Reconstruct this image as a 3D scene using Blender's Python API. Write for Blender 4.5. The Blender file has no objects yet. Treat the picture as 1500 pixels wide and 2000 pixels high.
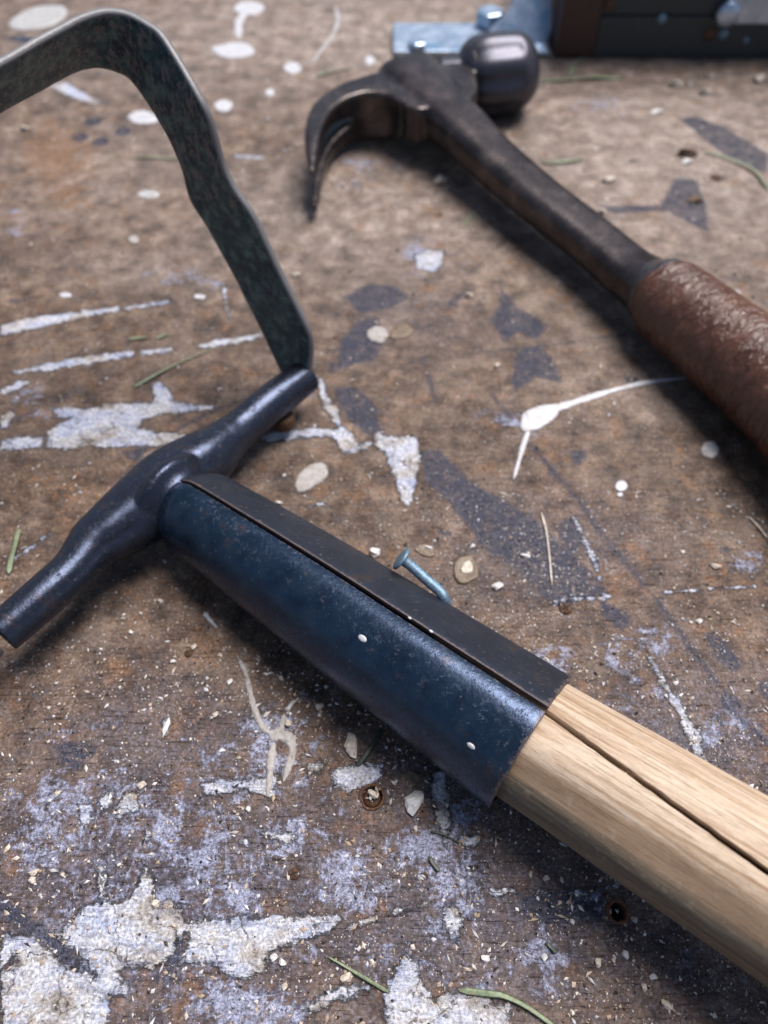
import bpy, bmesh, math, random
import numpy as np
from math import radians, sin, cos, pi, atan2, sqrt
from mathutils import Vector, noise as mn
random.seed(7); rng = np.random.default_rng(7)
S = 0.01                                   # shapes are written in centimetres, the scene is in metres
sc = bpy.context.scene
# ------------------------------------------------------------------ camera
F = 1444.0; H = 19.5; TH = radians(55.3)
cd = bpy.data.cameras.new('camera'); camo = bpy.data.objects.new('camera', cd); sc.collection.objects.link(camo)
camo.location = (0, 0, H*S); camo.rotation_euler = (pi/2 - TH, 0, 0)
cd.sensor_fit = 'VERTICAL'; cd.sensor_height = 36; cd.lens = 26.0
cd.clip_start = 0.005; cd.clip_end = 50
cd.dof.use_dof = True; cd.dof.focus_distance = 0.174; cd.dof.aperture_fstop = 10.2
sc.camera = camo
# ------------------------------------------------------------------ light
SUN_EL, SUN_AZ = radians(67), radians(45)      # azimuth measured from +Y towards +X
w = bpy.data.worlds.new('World'); sc.world = w; w.use_nodes = True
nt = w.node_tree; nt.nodes.clear()
sky = nt.nodes.new('ShaderNodeTexSky'); sky.sky_type = 'NISHITA'; sky.sun_disc = False
sky.sun_elevation = SUN_EL; sky.sun_rotation = SUN_AZ; sky.air_density = 1.0; sky.dust_density = 2.0; sky.ozone_density = 1.0
bg = nt.nodes.new('ShaderNodeBackground'); bg.inputs[1].default_value = 0.055
wo = nt.nodes.new('ShaderNodeOutputWorld')
nt.links.new(sky.outputs[0], bg.inputs[0]); nt.links.new(bg.outputs[0], wo.inputs[0])
sd = bpy.data.lights.new('sun', 'SUN'); sd.energy = 3.4; sd.angle = radians(34); sd.color = (1.0, 0.96, 0.93)
so = bpy.data.objects.new('sun', sd); sc.collection.objects.link(so); so.location = (0.3, 0.3, 1)
to_sun = Vector((sin(SUN_AZ)*cos(SUN_EL), cos(SUN_AZ)*cos(SUN_EL), sin(SUN_EL)))
so.rotation_euler = to_sun.to_track_quat('Z', 'Y').to_euler()
vs = sc.view_settings; vs.view_transform = 'Standard'; vs.look = 'None'; vs.gamma = 1; vs.exposure = 0.75
vs.use_curve_mapping = False
sc.cycles.max_bounces = 6; sc.cycles.use_denoising = True

# ------------------------------------------------------------------ picture point -> place
fwv = np.array([0, cos(TH), -sin(TH)]); upv = np.array([0, sin(TH), cos(TH)]); rtv = np.array([1., 0, 0]); CAM = np.array([0, 0, H])
def ray(px, py): return fwv + rtv*(px-750)/F - upv*(py-1000)/F
def P(px, py, Z=0.0):
    d = ray(px, py); return CAM + d*(Z-H)/d[2]
def depth(p): return float((np.asarray(p)-CAM) @ fwv)
def station(px, py, wpx, Z):
    """centre point at height Z and the radius that shows wpx pixels across"""
    p = P(px, py, Z); return p, wpx*depth(p)/(2*F)

# ------------------------------------------------------------------ node helper
class NB:
    def __init__(s, name):
        s.m = bpy.data.materials.new(name); s.m.use_nodes = True; s.t = s.m.node_tree; s.t.nodes.clear()
        s.out = s.n('ShaderNodeOutputMaterial'); s.b = s.n('ShaderNodeBsdfPrincipled'); s.t.links.new(s.b.outputs[0], s.out.inputs[0])
        tc = s.n('ShaderNodeTexCoord'); mp = s.n('ShaderNodeVectorMath'); mp.operation = 'SCALE'; mp.inputs['Scale'].default_value = 100
        s.t.links.new(tc.outputs['Object'], mp.inputs[0]); s.co = mp.outputs[0]
    def n(s, k): return s.t.nodes.new(k)
    def put(s, v, sock):
        if isinstance(v, bpy.types.NodeSocket): s.t.links.new(v, sock)
        elif isinstance(v, (tuple, list)):
            sock.default_value = (*v, 1) if len(v) == 3 and sock.type == 'RGBA' else v
        else: sock.default_value = v
    def scale(s, v, co=None, loc=(0, 0, 0), rot=(0, 0, 0)):
        m = s.n('ShaderNodeMapping'); s.put(co or s.co, m.inputs[0]); m.inputs['Scale'].default_value = v
        m.inputs['Location'].default_value = loc; m.inputs['Rotation'].default_value = rot
        return m.outputs[0]
    def noise(s, sc_, det=4, ro=.55, co=None, dist=0.0):
        n = s.n('ShaderNodeTexNoise'); s.put(co or s.co, n.inputs['Vector']); n.inputs['Scale'].default_value = sc_
        n.inputs['Detail'].default_value = det; n.inputs['Roughness'].default_value = ro; n.inputs['Distortion'].default_value = dist
        return n.outputs[0]
    def voro(s, sc_, co=None, feat='F1', rnd=1.0):
        n = s.n('ShaderNodeTexVoronoi'); s.put(co or s.co, n.inputs['Vector']); n.inputs['Scale'].default_value = sc_; n.feature = feat
        n.inputs['Randomness'].default_value = rnd
        return n
    def ramp(s, f, stops, interp='LINEAR'):
        r = s.n('ShaderNodeValToRGB'); s.put(f, r.inputs[0]); cr = r.color_ramp; cr.interpolation = interp
        while len(cr.elements) < len(stops): cr.elements.new(.5)
        for e, (p, c) in zip(cr.elements, stops):
            e.position = p; e.color = (*c, 1) if isinstance(c, (tuple, list)) else (c, c, c, 1)
        return r.outputs[0]
    def mix(s, f, a, b, mode='MIX'):
        m = s.n('ShaderNodeMix'); m.data_type = 'RGBA'; m.blend_type = mode
        s.put(f, m.inputs[0]); s.put(a, m.inputs[6]); s.put(b, m.inputs[7]); return m.outputs[2]
    def ma(s, op, a, b=0.0, c=0.0, clamp=False):
        m = s.n('ShaderNodeMath'); m.operation = op; m.use_clamp = clamp
        s.put(a, m.inputs[0]); s.put(b, m.inputs[1])
        if len(m.inputs) > 2: s.put(c, m.inputs[2])
        return m.outputs[0]
    def step(s, v, lo, hi):
        m = s.n('ShaderNodeMapRange'); m.interpolation_type = 'SMOOTHSTEP'; s.put(v, m.inputs[0])
        m.inputs[1].default_value = lo; m.inputs[2].default_value = hi; return m.outputs[0]
    def attr(s, name):
        a = s.n('ShaderNodeAttribute'); a.attribute_name = name
        q = s.n('ShaderNodeSeparateColor'); s.t.links.new(a.outputs['Color'], q.inputs[0]); s.acol = a.outputs['Color']
        return q.outputs[0], q.outputs[1], q.outputs[2]
    def fin(s, col, rough=.5, metal=0.0, bump=None, bs=.3, bd=.02, spec=.5, coat=0, tint=None):
        if tint: s.b.inputs['Specular Tint'].default_value = (*tint, 1)
        s.put(col, s.b.inputs['Base Color']); s.put(rough, s.b.inputs['Roughness']); s.put(metal, s.b.inputs['Metallic'])
        s.b.inputs['Specular IOR Level'].default_value = spec
        if coat: s.b.inputs['Coat Weight'].default_value = coat; s.b.inputs['Coat Roughness'].default_value = .2
        if bump is not None:
            b = s.n('ShaderNodeBump'); b.inputs['Strength'].default_value = bs; b.inputs['Distance'].default_value = bd*S
            s.put(bump, b.inputs['Height']); s.t.links.new(b.outputs[0], s.b.inputs['Normal'])
        return s.m

# ------------------------------------------------------------------ materials
def mat_table():
    q = NB('worn painted bench board')
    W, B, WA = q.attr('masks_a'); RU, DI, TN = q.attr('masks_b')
    W = q.ma('SUBTRACT', W, .5); B = q.ma('SUBTRACT', B, .5)             # distance / 0.6 cm
    nb = q.noise(.22, 3); nm = q.noise(1.1, 9, .62); nf = q.noise(7, 6, .65); nff = q.noise(26, 4, .7)
    fib = q.noise(1.0, 5, .7, q.scale((1.2, 16, 1), rot=(0, 0, .12))); fib2 = q.noise(1.0, 4, .7, q.scale((22, 1.5, 1), rot=(0, 0, -.35)))
    mud = q.noise(2.6, 8, .7, dist=.6)
    base = q.ramp(nm, [(.33, (.028, .015, .010)), (.43, (.085, .047, .028)), (.54, (.160, .098, .064)), (.68, (.28, .195, .142))])
    grey = q.ramp(nf, [(.36, (.03, .026, .028)), (.5, (.10, .088, .09)), (.66, (.22, .20, .205))])
    base = q.mix(q.ma('MULTIPLY', q.step(mud, .42, .66), .45), base, grey)
    base = q.mix(q.step(nb, .42, .62), q.mix(.38, base, (.030, .022, .018)), base)
    base = q.mix(q.ma('MULTIPLY', q.step(q.noise(.45, 4, .6, q.scale((1, 1, 1), loc=(5, 9, 0))), .5, .66), .4), base, (.24, .175, .135))
    # cool grimy tone that replaces the brown towards the near left
    cool = q.ramp(nf, [(.34, (.018, .017, .024)), (.5, (.058, .055, .078)), (.68, (.17, .165, .23))])
    base = q.mix(q.ma('MULTIPLY', DI, q.ma('ADD', .66, q.ma('MULTIPLY', q.step(mud, .35, .6), .34))), base, cool)
    base = q.mix(q.ma('MULTIPLY', TN, .85), base, q.ramp(nm, [(.3, (.155, .118, .097)), (.5, (.30, .242, .208)), (.7, (.47, .40, .36))]))  # far tan of the board, with glancing sheen in its colour
    rust = q.ramp(nf, [(.3, (.12, .052, .022)), (.7, (.30, .15, .062))])
    rm = q.ma('MULTIPLY', q.step(q.ma('ADD', RU, q.ma('MULTIPLY', q.ma('SUBTRACT', mud, .5), 3.4)), .42, .85), .62)
    rm2 = q.ma('MULTIPLY', q.step(q.noise(.9, 7, .7, q.scale((1, 1, 1), loc=(7, 3, 1))), .54, .70), .55)
    base = q.mix(q.ma('MAXIMUM', rm, rm2), base, rust)
    fs = q.ma('MULTIPLY', q.step(fib, .54, .64), .5); base = q.mix(fs, base, (.02, .015, .013))
    fs = q.ma('MULTIPLY', q.step(fib2, .6, .75), .3); base = q.mix(fs, base, (.26, .23, .22))
    # washed thin paint dragged over the board
    br1 = q.noise(1.0, 7, .7, q.scale((2.6, 1.2, 1), rot=(0, 0, .5)), 1.6); br2 = q.noise(1.0, 7, .7, q.scale((1.0, 3.6, 1), rot=(0, 0, .15)), 1.1)
    scr = q.ma('ADD', q.ma('MULTIPLY', q.ma('MAXIMUM', br1, br2), .75), q.ma('MULTIPLY', nf, .25)); scr = q.ma('SUBTRACT', scr, .03)
    wv = q.ma('ADD', WA, q.ma('MULTIPLY', q.ma('SUBTRACT', scr, .5), 4.2))
    wv = q.ma('ADD', wv, q.ma('MULTIPLY', q.ma('SUBTRACT', mud, .5), 1.8))
    wv = q.ma('ADD', wv, q.ma('MULTIPLY', q.ma('SUBTRACT', q.noise(.75, 4, .6, q.scale((1, 1, 1), loc=(2, 2, 7))), .5), 2.6))
    wm = q.ma('MULTIPLY', q.step(wv, .36, .92), q.step(WA, .05, .3))
    wcol = q.ramp(nff, [(.3, (.14, .15, .23)), (.7, (.44, .465, .62))])
    base = q.mix(q.ma('MULTIPLY', wm, .74), base, wcol)
    # blue black stains
    bv = q.ma('ADD', B, q.ma('ADD', q.ma('MULTIPLY', q.ma('SUBTRACT', q.ma('ADD', q.ma('MULTIPLY', mud, .5), q.ma('MULTIPLY', fib2, .5)), .5), 1.5), q.ma('MULTIPLY', q.ma('SUBTRACT', nf, .5), .55)))
    bm = q.ma('MULTIPLY', q.step(bv, -.08, .12), q.ma('ADD', .52, q.ma('MULTIPLY', q.step(q.ma('ADD', q.ma('MULTIPLY', nf, .6), q.ma('MULTIPLY', mud, .4)), .58, .44), .46)))
    bcol = q.ramp(nff, [(.3, (.007, .009, .020)), (.75, (.038, .044, .080))])
    base = q.mix(bm, base, bcol)
    # white paint, chipped and dirty
    wd = q.ma('ADD', W, q.ma('ADD', q.ma('MULTIPLY', q.ma('SUBTRACT', mud, .5), .75), q.ma('MULTIPLY', q.ma('SUBTRACT', nf, .5), .50)))
    wd = q.ma('ADD', wd, q.ma('MULTIPLY', q.ma('SUBTRACT', q.noise(1.0, 4, .65, q.scale((2, 9, 1), rot=(0, 0, .1))), .5), .35))
    chip = q.step(q.ma('ADD', q.ma('ADD', q.ma('MULTIPLY', nf, .6), q.ma('MULTIPLY', mud, .4)), q.ma('MULTIPLY', W, .22)), .40, .47)
    drag = q.noise(1.0, 6, .75, q.scale((1.3, 20, 1), rot=(0, 0, .10)))       # scraper marks in the paint
    worn = q.step(q.ma('ADD', q.ma('ADD', q.ma('MULTIPLY', drag, .5), q.ma('MULTIPLY', mud, .5)), q.ma('MULTIPLY', W, .22)), .33, .52)
    wm2 = q.ma('MULTIPLY', q.ma('MULTIPLY', q.step(wd, -.05, .09), chip), q.ma('ADD', .30, q.ma('MULTIPLY', worn, .70)))
    pcol = q.ramp(q.noise(.62, 9, .70, q.scale((1, 1.6, 1), loc=(9, 2, 0))), [(.32, (.15, .11, .085)), (.42, (.42, .38, .35)), (.49, (.57, .57, .62)), (.60, (.44, .47, .61)), (.70, (.20, .23, .35))])
    pcol = q.mix(q.ma('MULTIPLY', q.step(nff, .54, .66), .55), pcol, (.16, .14, .14)); pcol = q.mix(q.ma('MULTIPLY', q.step(nf, .5, .36), .5), pcol, (.58, .57, .60))
    vc = q.n('ShaderNodeTexVoronoi'); vc.feature = 'DISTANCE_TO_EDGE'; vc.inputs['Scale'].default_value = .9; wc = q.n('ShaderNodeVectorMath'); wc.operation = 'ADD'
    nv = q.n('ShaderNodeTexNoise'); nv.inputs['Scale'].default_value = 1.6; nv.inputs['Detail'].default_value = 5; q.t.links.new(q.co, nv.inputs['Vector'])
    q.t.links.new(q.co, wc.inputs[0]); q.t.links.new(nv.outputs['Color'], wc.inputs[1]); q.t.links.new(wc.outputs[0], vc.inputs['Vector'])
    crk = q.ma('MULTIPLY', q.step(vc.outputs['Distance'], .022, .006), q.step(mud, .42, .52))
    pcol = q.mix(q.ma('MULTIPLY', q.step(br2, .50, .62), .55), pcol, (.24, .26, .38))
    pcol = q.mix(q.ma('MULTIPLY', crk, .8), pcol, (.07, .055, .05))
    base = q.mix(wm2, base, pcol)
    # fine pale scuffs and dust
    sc3 = q.noise(1.0, 5, .75, q.scale((34, 3, 1), rot=(0, 0, .8))); sc4 = q.noise(1.0, 5, .75, q.scale((3.5, 40, 1), rot=(0, 0, .45)))
    scf = q.ma('MAXIMUM', q.step(sc3, .66, .74), q.step(sc4, .66, .74)); scf = q.ma('MULTIPLY', scf, q.step(mud, .42, .6))
    base = q.mix(q.ma('MULTIPLY', scf, .55), base, (.34, .31, .31))
    v3 = q.voro(17, q.scale((1, 1, 1), loc=(1, 8, 0))); cs3 = q.n('ShaderNodeSeparateColor'); q.t.links.new(v3.outputs['Color'], cs3.inputs[0])
    f3 = q.ma('MULTIPLY', q.step(q.ma('ADD', v3.outputs['Distance'], q.ma('MULTIPLY', nf, .4)), .44, .34), q.step(cs3.outputs[0], .84, .86))
    base = q.mix(q.ma('MULTIPLY', f3, .75), base, (.40, .35, .32))
    base = q.mix(q.ma('MULTIPLY', q.step(nff, .60, .70), q.ma('SUBTRACT', .45, q.ma('MULTIPLY', TN, .3))), base, (.018, .013, .011))
    # flecks
    v1 = q.voro(9); cs = q.n('ShaderNodeSeparateColor'); q.t.links.new(v1.outputs['Color'], cs.inputs[0])
    f1 = q.ma('MULTIPLY', q.step(v1.outputs['Distance'], .26, .18), q.step(cs.outputs[0], .80, .82))
    base = q.mix(q.ma('MULTIPLY', f1, .8), base, (.36, .30, .25))
    v2 = q.voro(6.3, q.scale((1, 1, 1), loc=(3, 1, 0))); cs2 = q.n('ShaderNodeSeparateColor'); q.t.links.new(v2.outputs['Color'], cs2.inputs[0])
    f2 = q.ma('MULTIPLY', q.step(q.ma('ADD', v2.outputs['Distance'], q.ma('MULTIPLY', nf, .3)), .36, .26), q.step(cs2.outputs[1], .84, .86)); f2 = q.ma('MULTIPLY', f2, q.ma('SUBTRACT', 1, q.ma('MULTIPLY', wm2, .7)))
    base = q.mix(q.ma('MULTIPLY', f2, .85), base, (.015, .012, .011))
    rough = q.ma('ADD', .34, q.ma('MULTIPLY', nf, .3)); rough = q.ma('SUBTRACT', rough, q.ma('MULTIPLY', bm, .12))
    h = q.ma('ADD', q.ma('MULTIPLY', nf, .55), q.ma('MULTIPLY', nff, .35))
    h = q.ma('ADD', h, q.ma('MULTIPLY', wm2, 1.2)); h = q.ma('ADD', h, q.ma('MULTIPLY', q.ma('MULTIPLY', wm2, mud), 2.0)); h = q.ma('ADD', h, q.ma('MULTIPLY', wm, .2))
    h = q.ma('ADD', h, q.ma('MULTIPLY', mud, .6)); h = q.ma('ADD', h, q.ma('MULTIPLY', f1, .4)); h = q.ma('SUBTRACT', h, q.ma('MULTIPLY', f2, .7))
    h = q.ma('SUBTRACT', h, q.ma('MULTIPLY', q.step(fib, .56, .72), .25))
    base = q.mix(.55, base, q.ramp(q.noise(13, 6, .75), [(.38, .16), (.5, .92), (.63, 2.1)]), 'MULTIPLY')
    return q.fin(base, rough, 0, h, 1.0, .05, spec=.28)

def mat_blueblack(name='blue black tool enamel', brown=.0, gloss=.27):
    q = NB(name)
    nm = q.noise(1.3, 8, .65); nf = q.noise(9, 5, .6); g = q.noise(30, 3, .6)
    col = q.ramp(nm, [(.34, (.005, .011, .020)), (.52, (.009, .020, .036)), (.70, (.017, .031, .048))])
    col = q.mix(q.step(q.ma('ADD', nm, q.ma('MULTIPLY', nf, .3)), (.76 - brown*.15), (.86 - brown*.12)), col, q.ramp(nf, [(.3, (.022, .015, .012)), (.7, (.060, .040, .030))]))
    if 0 < brown < .3: col = q.mix(.5, col, (.030, .025, .024))  # darker lip enamel, carrying its dim reflection in the colour
    if brown > .3: col = q.mix(.55, col, (.020, .016, .016))
    wr = q.attr('wear_glint')[0]
    sc1 = q.noise(1, 5, .8, q.scale((26, 2.2, 6), rot=(.3, .2, .9))); sc2 = q.noise(1, 5, .8, q.scale((3, 24, 9), rot=(.1, .5, .4)))
    scs = q.ma('MULTIPLY', q.ma('MAXIMUM', q.step(sc1, .62, .68), q.step(sc2, .62, .68)), q.step(nm, .40, .6))
    col = q.mix(q.ma('MULTIPLY', scs, .5), col, (.15, .155, .17))
    sp = q.step(nf, .64, .70); col = q.mix(q.ma('MULTIPLY', sp, .55), col, (.15, .13, .12))
    dk = q.step(q.noise(5, 6, .7, q.scale((1, 1, 1), loc=(2, 6, 1))), .60, .64); col = q.mix(q.ma('MULTIPLY', dk, .8), col, (.012, .009, .008))
    wv = q.step(q.ma('ADD', wr, q.ma('MULTIPLY', q.ma('SUBTRACT', nf, .5), 1.3)), .45, .75); col = q.mix(q.ma('MULTIPLY', wv, .85), col, q.ramp(g, [(.3, (.06, .036, .026)), (.7, (.17, .13, .11))]))
    ro = q.ma('ADD', gloss - .18, q.ma('MULTIPLY', nf, .34)); ro = q.ma('ADD', ro, q.ma('MULTIPLY', q.ma('MAXIMUM', scs, dk), .3)); ro = q.ma('ADD', ro, q.ma('MULTIPLY', wv, .2))
    h = q.ma('ADD', q.ma('MULTIPLY', nf, .8), q.ma('MULTIPLY', g, .35)); h = q.ma('ADD', h, q.ma('MULTIPLY', nm, 1.8)); h = q.ma('SUBTRACT', h, q.ma('MULTIPLY', q.ma('MAXIMUM', scs, dk), .5))
    return q.fin(col, ro, .1 if 0 < brown < .3 else .3, h, .42, .022, spec=.5 if 0 < brown < .3 else 1.0, tint=(.55, .66, 1.0))  # blue tint puts the sky's colour into the highlights

def mat_strap():
    q = NB('green black worn strap steel')
    nm = q.noise(2.2, 8, .72); nf = q.noise(6, 7, .72, q.scale((1, 1, .45))); g = q.noise(25, 3)
    col = q.ramp(nm, [(.36, (.006, .016, .036)), (.5, (.026, .066, .078)), (.62, (.10, .18, .16))])
    ht = q.n('ShaderNodeSeparateXYZ'); q.t.links.new(q.co, ht.inputs[0])
    hm = q.step(ht.outputs[2], 4.5, 7.5)                     # bare worn metal on the upper half of the loop
    v = q.ma('ADD', nf, q.ma('MULTIPLY', q.ma('SUBTRACT', hm, 1), .16))
    col = q.mix(q.ma('MULTIPLY', q.step(v, .50, .58), .85), col, q.ramp(g, [(.3, (.10, .088, .084)), (.7, (.24, .215, .21))]))
    col = q.mix(q.step(q.ma('ADD', nm, q.ma('MULTIPLY', q.step(ht.outputs[2], 1.6, .4), .3)), .70, .8), col, (.06, .032, .02))
    wr = q.attr('wear_glint')[0]; col = q.mix(q.step(q.ma('ADD', wr, q.ma('MULTIPLY', q.ma('SUBTRACT', nf, .5), .9)), .55, .75), col, (.17, .165, .17))  # worn strap edges, their rim highlight painted into the pale colour
    h = q.ma('ADD', nf, q.ma('MULTIPLY', g, .4))
    return q.fin(col, q.ma('ADD', .36, q.ma('MULTIPLY', nf, .25)), .2, h, .5, .03, spec=.5)

def mat_hammer(name='dark brown patinated forged steel', sh=0):
    q = NB(name)
    nm = q.noise(1.0, 7, .6); nf = q.noise(8, 5, .6); g = q.noise(30, 3)
    col = q.ramp(nm, [(.3, (.020, .015, .015)), (.52, (.050, .040, .040)), (.72, (.115, .088, .078))])
    col = q.mix(q.ma('MULTIPLY', q.step(nf, .6, .72), .6), col, (.12, .07, .045))
    h = q.ma('ADD', nf, q.ma('MULTIPLY', g, .4))
    if sh: return q.fin(q.mix(.6, col, (.08, .085, .115)), q.ma('ADD', .20, q.ma('MULTIPLY', nf, .36)), .7, h, .25, .03, spec=.6)
    return q.fin(col, q.ma('ADD', .15, q.ma('MULTIPLY', nf, .28)), .6, h, .4, .025, spec=.8)

def mat_wood():
    q = NB('pale weathered ash wood')
    # local x runs along the dowel
    c = q.scale((.16, 3.2, 3.2)); ring = q.noise(1.0, 6, .6, c, 1.2); gr = q.noise(1, 6, .75, q.scale((.35, 11, 11)))
    por = q.noise(1, 4, .7, q.scale((1.6, 34, 34))); nf = q.noise(5, 6, .6)
    col = q.ramp(ring, [(.32, (.27, .165, .095)), (.44, (.43, .31, .21)), (.56, (.54, .42, .315)), (.72, (.40, .29, .20))])
    xyz = q.n('ShaderNodeSeparateXYZ'); q.t.links.new(q.co, xyz.inputs[0])
    # weathered grey band low on the near side, orange heart streak beside it (in the wood, follow the grain)
    ba, ckm, _b = q.attr('band')
    wob = q.ma('ADD', ba, q.ma('MULTIPLY', q.ma('SUBTRACT', ring, .5), .10))
    col = q.mix(q.ma('MULTIPLY', q.step(wob, .40, .43), .6), col, (.22, .12, .055))
    col = q.mix(q.ma('MULTIPLY', q.step(wob, .52, .55), .85), col, q.ramp(gr, [(.38, (.05, .044, .034)), (.60, (.17, .155, .12))]))
    col = q.mix(q.ma('MULTIPLY', q.step(wob, .66, .72), .6), col, q.ramp(gr, [(.35, (.15, .105, .07)), (.6, (.30, .225, .155))]))
    col = q.mix(q.ma('MULTIPLY', q.step(gr, .52, .60), .6), col, (.24, .155, .095))
    col = q.mix(q.ma('MULTIPLY', q.step(por, .56, .62), .55), col, (.17, .11, .07))
    col = q.mix(q.ma('MULTIPLY', q.step(nf, .56, .66), .15), col, (.62, .52, .42)); col = q.mix(.22, col, q.ramp(q.noise(1, 6, .8, q.scale((2.2, 14, 14))), [(.38, .35), (.5, 1), (.62, 1.5)]), 'MULTIPLY')
    col = q.mix(q.step(ckm, .35, .75), col, (.006, .004, .003))
    h = q.ma('ADD', q.ma('MULTIPLY', gr, .8), q.ma('MULTIPLY', por, .5)); h = q.ma('ADD', h, q.ma('MULTIPLY', nf, .3))
    return q.fin(col, q.ma('ADD', .5, q.ma('MULTIPLY', gr, .2)), 0, h, .5, .02, spec=.35)

def mat_leather():
    q = NB('glossy red brown leather')
    # ripples across the grip: local x along the grip
    rip = q.noise(1, 4, .6, q.scale((4.2, 1.5, 1.5)), .6); nm = q.noise(1.1, 6, .6); nf = q.noise(12, 4)
    col = q.ramp(nm, [(.3, (.060, .022, .012)), (.6, (.115, .047, .027)), (.8, (.16, .078, .045))])
    col = q.mix(q.ma('MULTIPLY', q.step(rip, .58, .7), .15), col, (.26, .14, .09))
    h = q.ma('ADD', rip, q.ma('MULTIPLY', nf, .12))
    return q.fin(col, q.ma('ADD', .10, q.ma('MULTIPLY', nm, .14)), 0, h, 1.0, .20, spec=.7)

def mat_simple(name, c1, c2, sc_=4, rough=.5, metal=0, bs=.4, bd=.03, spec=.5, ex=None):
    q = NB(name); nf = q.noise(sc_, 7, .65); g = q.noise(sc_*6, 3)
    col = q.ramp(nf, [(.33, c1), (.68, c2)])
    if ex: col = q.mix(q.ma('MULTIPLY', q.step(q.noise(sc_*.7, 5, .6, q.scale((1, 1, 1), loc=(4, 4, 4))), .55, .66), .8), col, ex)
    return q.fin(col, q.ma('ADD', rough-.1, q.ma('MULTIPLY', nf, .2)), metal, q.ma('ADD', nf, q.ma('MULTIPLY', g, .4)), bs, bd, spec)

def mat_vcol(name, rough=.4):
    q = NB(name); q.attr('tint'); c = q.acol; nf = q.noise(18, 5, .6)
    return q.fin(q.mix(.35, c, q.ramp(nf, [(.3, .35), (.7, 1.0)]), 'MULTIPLY'), rough, 0, nf, .5, .02)

M = dict(table=mat_table(), enamel=mat_blueblack(), bar=mat_blueblack('black brown worn crossbar enamel', .4, .30), lip=mat_blueblack('brown black tool enamel', .22, .42), strap=mat_strap(), hammer=mat_hammer(), poll=mat_hammer('polished worn hammer poll steel', 1),
         wood=mat_wood(), leather=mat_leather(),
         paint=mat_simple('thick white paint', (.40, .39, .40), (.58, .58, .62), 5, .42, ex=(.38, .33, .30)),
         paintgrey=mat_simple('thin grey white paint', (.30, .29, .29), (.50, .49, .49), 6, .45, ex=(.24, .2, .17)),
         paintlav=mat_simple('ageing cream paint', (.26, .235, .215), (.46, .42, .40), 7, .55, bs=.9, bd=.05, ex=(.18, .14, .12)),
         dark=mat_simple('dried dark paint', (.02, .022, .035), (.05, .052, .075), 6, .4),
         chip=mat_simple('cream stone crumb', (.42, .34, .27), (.74, .66, .58), 9, .6, bs=.8, bd=.05, ex=(.22, .14, .09)),
         chipw=mat_simple('white stone crumb', (.58, .55, .53), (.80, .78, .76), 9, .5, bs=.8, bd=.05, ex=(.4, .33, .27)),
         chipb=mat_simple('brown crumb', (.05, .03, .02), (.20, .12, .07), 9, .6, bs=.8, bd=.05),
         grass=mat_simple('dull green dry grass', (.10, .13, .075), (.24, .29, .17), 9, .5, ex=(.20, .15, .10)),
         grassd=mat_simple('dark green grass', (.025, .035, .028), (.07, .09, .06), 9, .45, ex=(.10, .06, .05)),
         galv=mat_simple('blue grey galvanised nail zinc', (.09, .16, .22), (.26, .36, .45), 14, .5, .55, ex=(.10, .20, .25)),
         bracket=mat_simple('bright galvanised bracket zinc', (.30, .40, .52), (.60, .68, .80), 1.2, .34, .75, ex=(.18, .38, .55)),
         green=mat_simple('dark green grey machine paint', (.022, .028, .030), (.040, .048, .050), 3, .55),
         redbrown=mat_simple('dark red brown stained wood', (.035, .014, .010), (.065, .030, .022), 3, .5),
         rust=mat_simple('rusty screw steel', (.05, .022, .012), (.17, .085, .045), 12, .6, .3, bs=.8, bd=.05),
         rustred=mat_simple('red rust', (.10, .03, .015), (.26, .095, .05), 12, .7, 0, bs=.9, bd=.05),
         black=mat_simple('screw slot shade black', (.010, .008, .007), (.03, .022, .016), 12, .9),
         ferrule=mat_simple('bright steel collar', (.07, .065, .07), (.20, .19, .20), 6, .3, .8),
         amber=mat_simple('dried brown resin', (.09, .058, .035), (.20, .14, .09), 7, .22, bs=.6, bd=.05),
         grit=mat_vcol('mixed grit and sawdust'))

# ------------------------------------------------------------------ object helpers
def wloc(o):
    v = np.zeros(3)
    while o is not None: v = v + np.array(o.location); o = o.parent
    return v
def obj(name, V, Fc, mat, parent=None, base=None, smooth=True):
    """one mesh object; V in cm, world positions"""
    V = np.asarray(V, float)*S; b = np.zeros(3)
    o_loc = np.zeros(3)
    if parent is not None: b = wloc(parent)
    elif base is not None: o_loc = np.asarray(base)*S; b = o_loc
    me = bpy.data.meshes.new(name); me.from_pydata((V-b).tolist(), [], [tuple(int(i) for i in f) for f in Fc]); me.update()
    me.materials.append(M[mat] if isinstance(mat, str) else mat)
    if smooth: me.polygons.foreach_set('use_smooth', [True]*len(me.polygons))
    o = bpy.data.objects.new(name, me); sc.collection.objects.link(o)
    if parent is not None: o.parent = parent
    else: o.location = o_loc
    return o
def thing(name, label, cat, base, group=None):
    o = bpy.data.objects.new(name, None); sc.collection.objects.link(o); o.empty_display_size = .01
    o.location = np.asarray(base, float)*S; tag(o, label, cat, group); return o
def tag(o, label, cat, group=None):
    o['label'] = label; o['category'] = cat
    if group: o['group'] = group
    return o
def unit(v): v = np.asarray(v, float); return v/np.linalg.norm(v)
def catmull(pts, n):
    """smooth resampling of rows of numbers"""
    p = np.asarray(pts, float); p = np.vstack([2*p[0]-p[1], p, 2*p[-1]-p[-2]]); out = []
    m = len(p)-3
    for k in range(n):
        t = k/(n-1)*m; i = min(int(t), m-1); f = t-i
        a, b, c, d = p[i], p[i+1], p[i+2], p[i+3]
        out.append(.5*((2*b)+(-a+c)*f+(2*a-5*b+4*c-d)*f*f+(-a+3*b-3*c+d)*f**3))
    return np.array(out)
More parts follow.
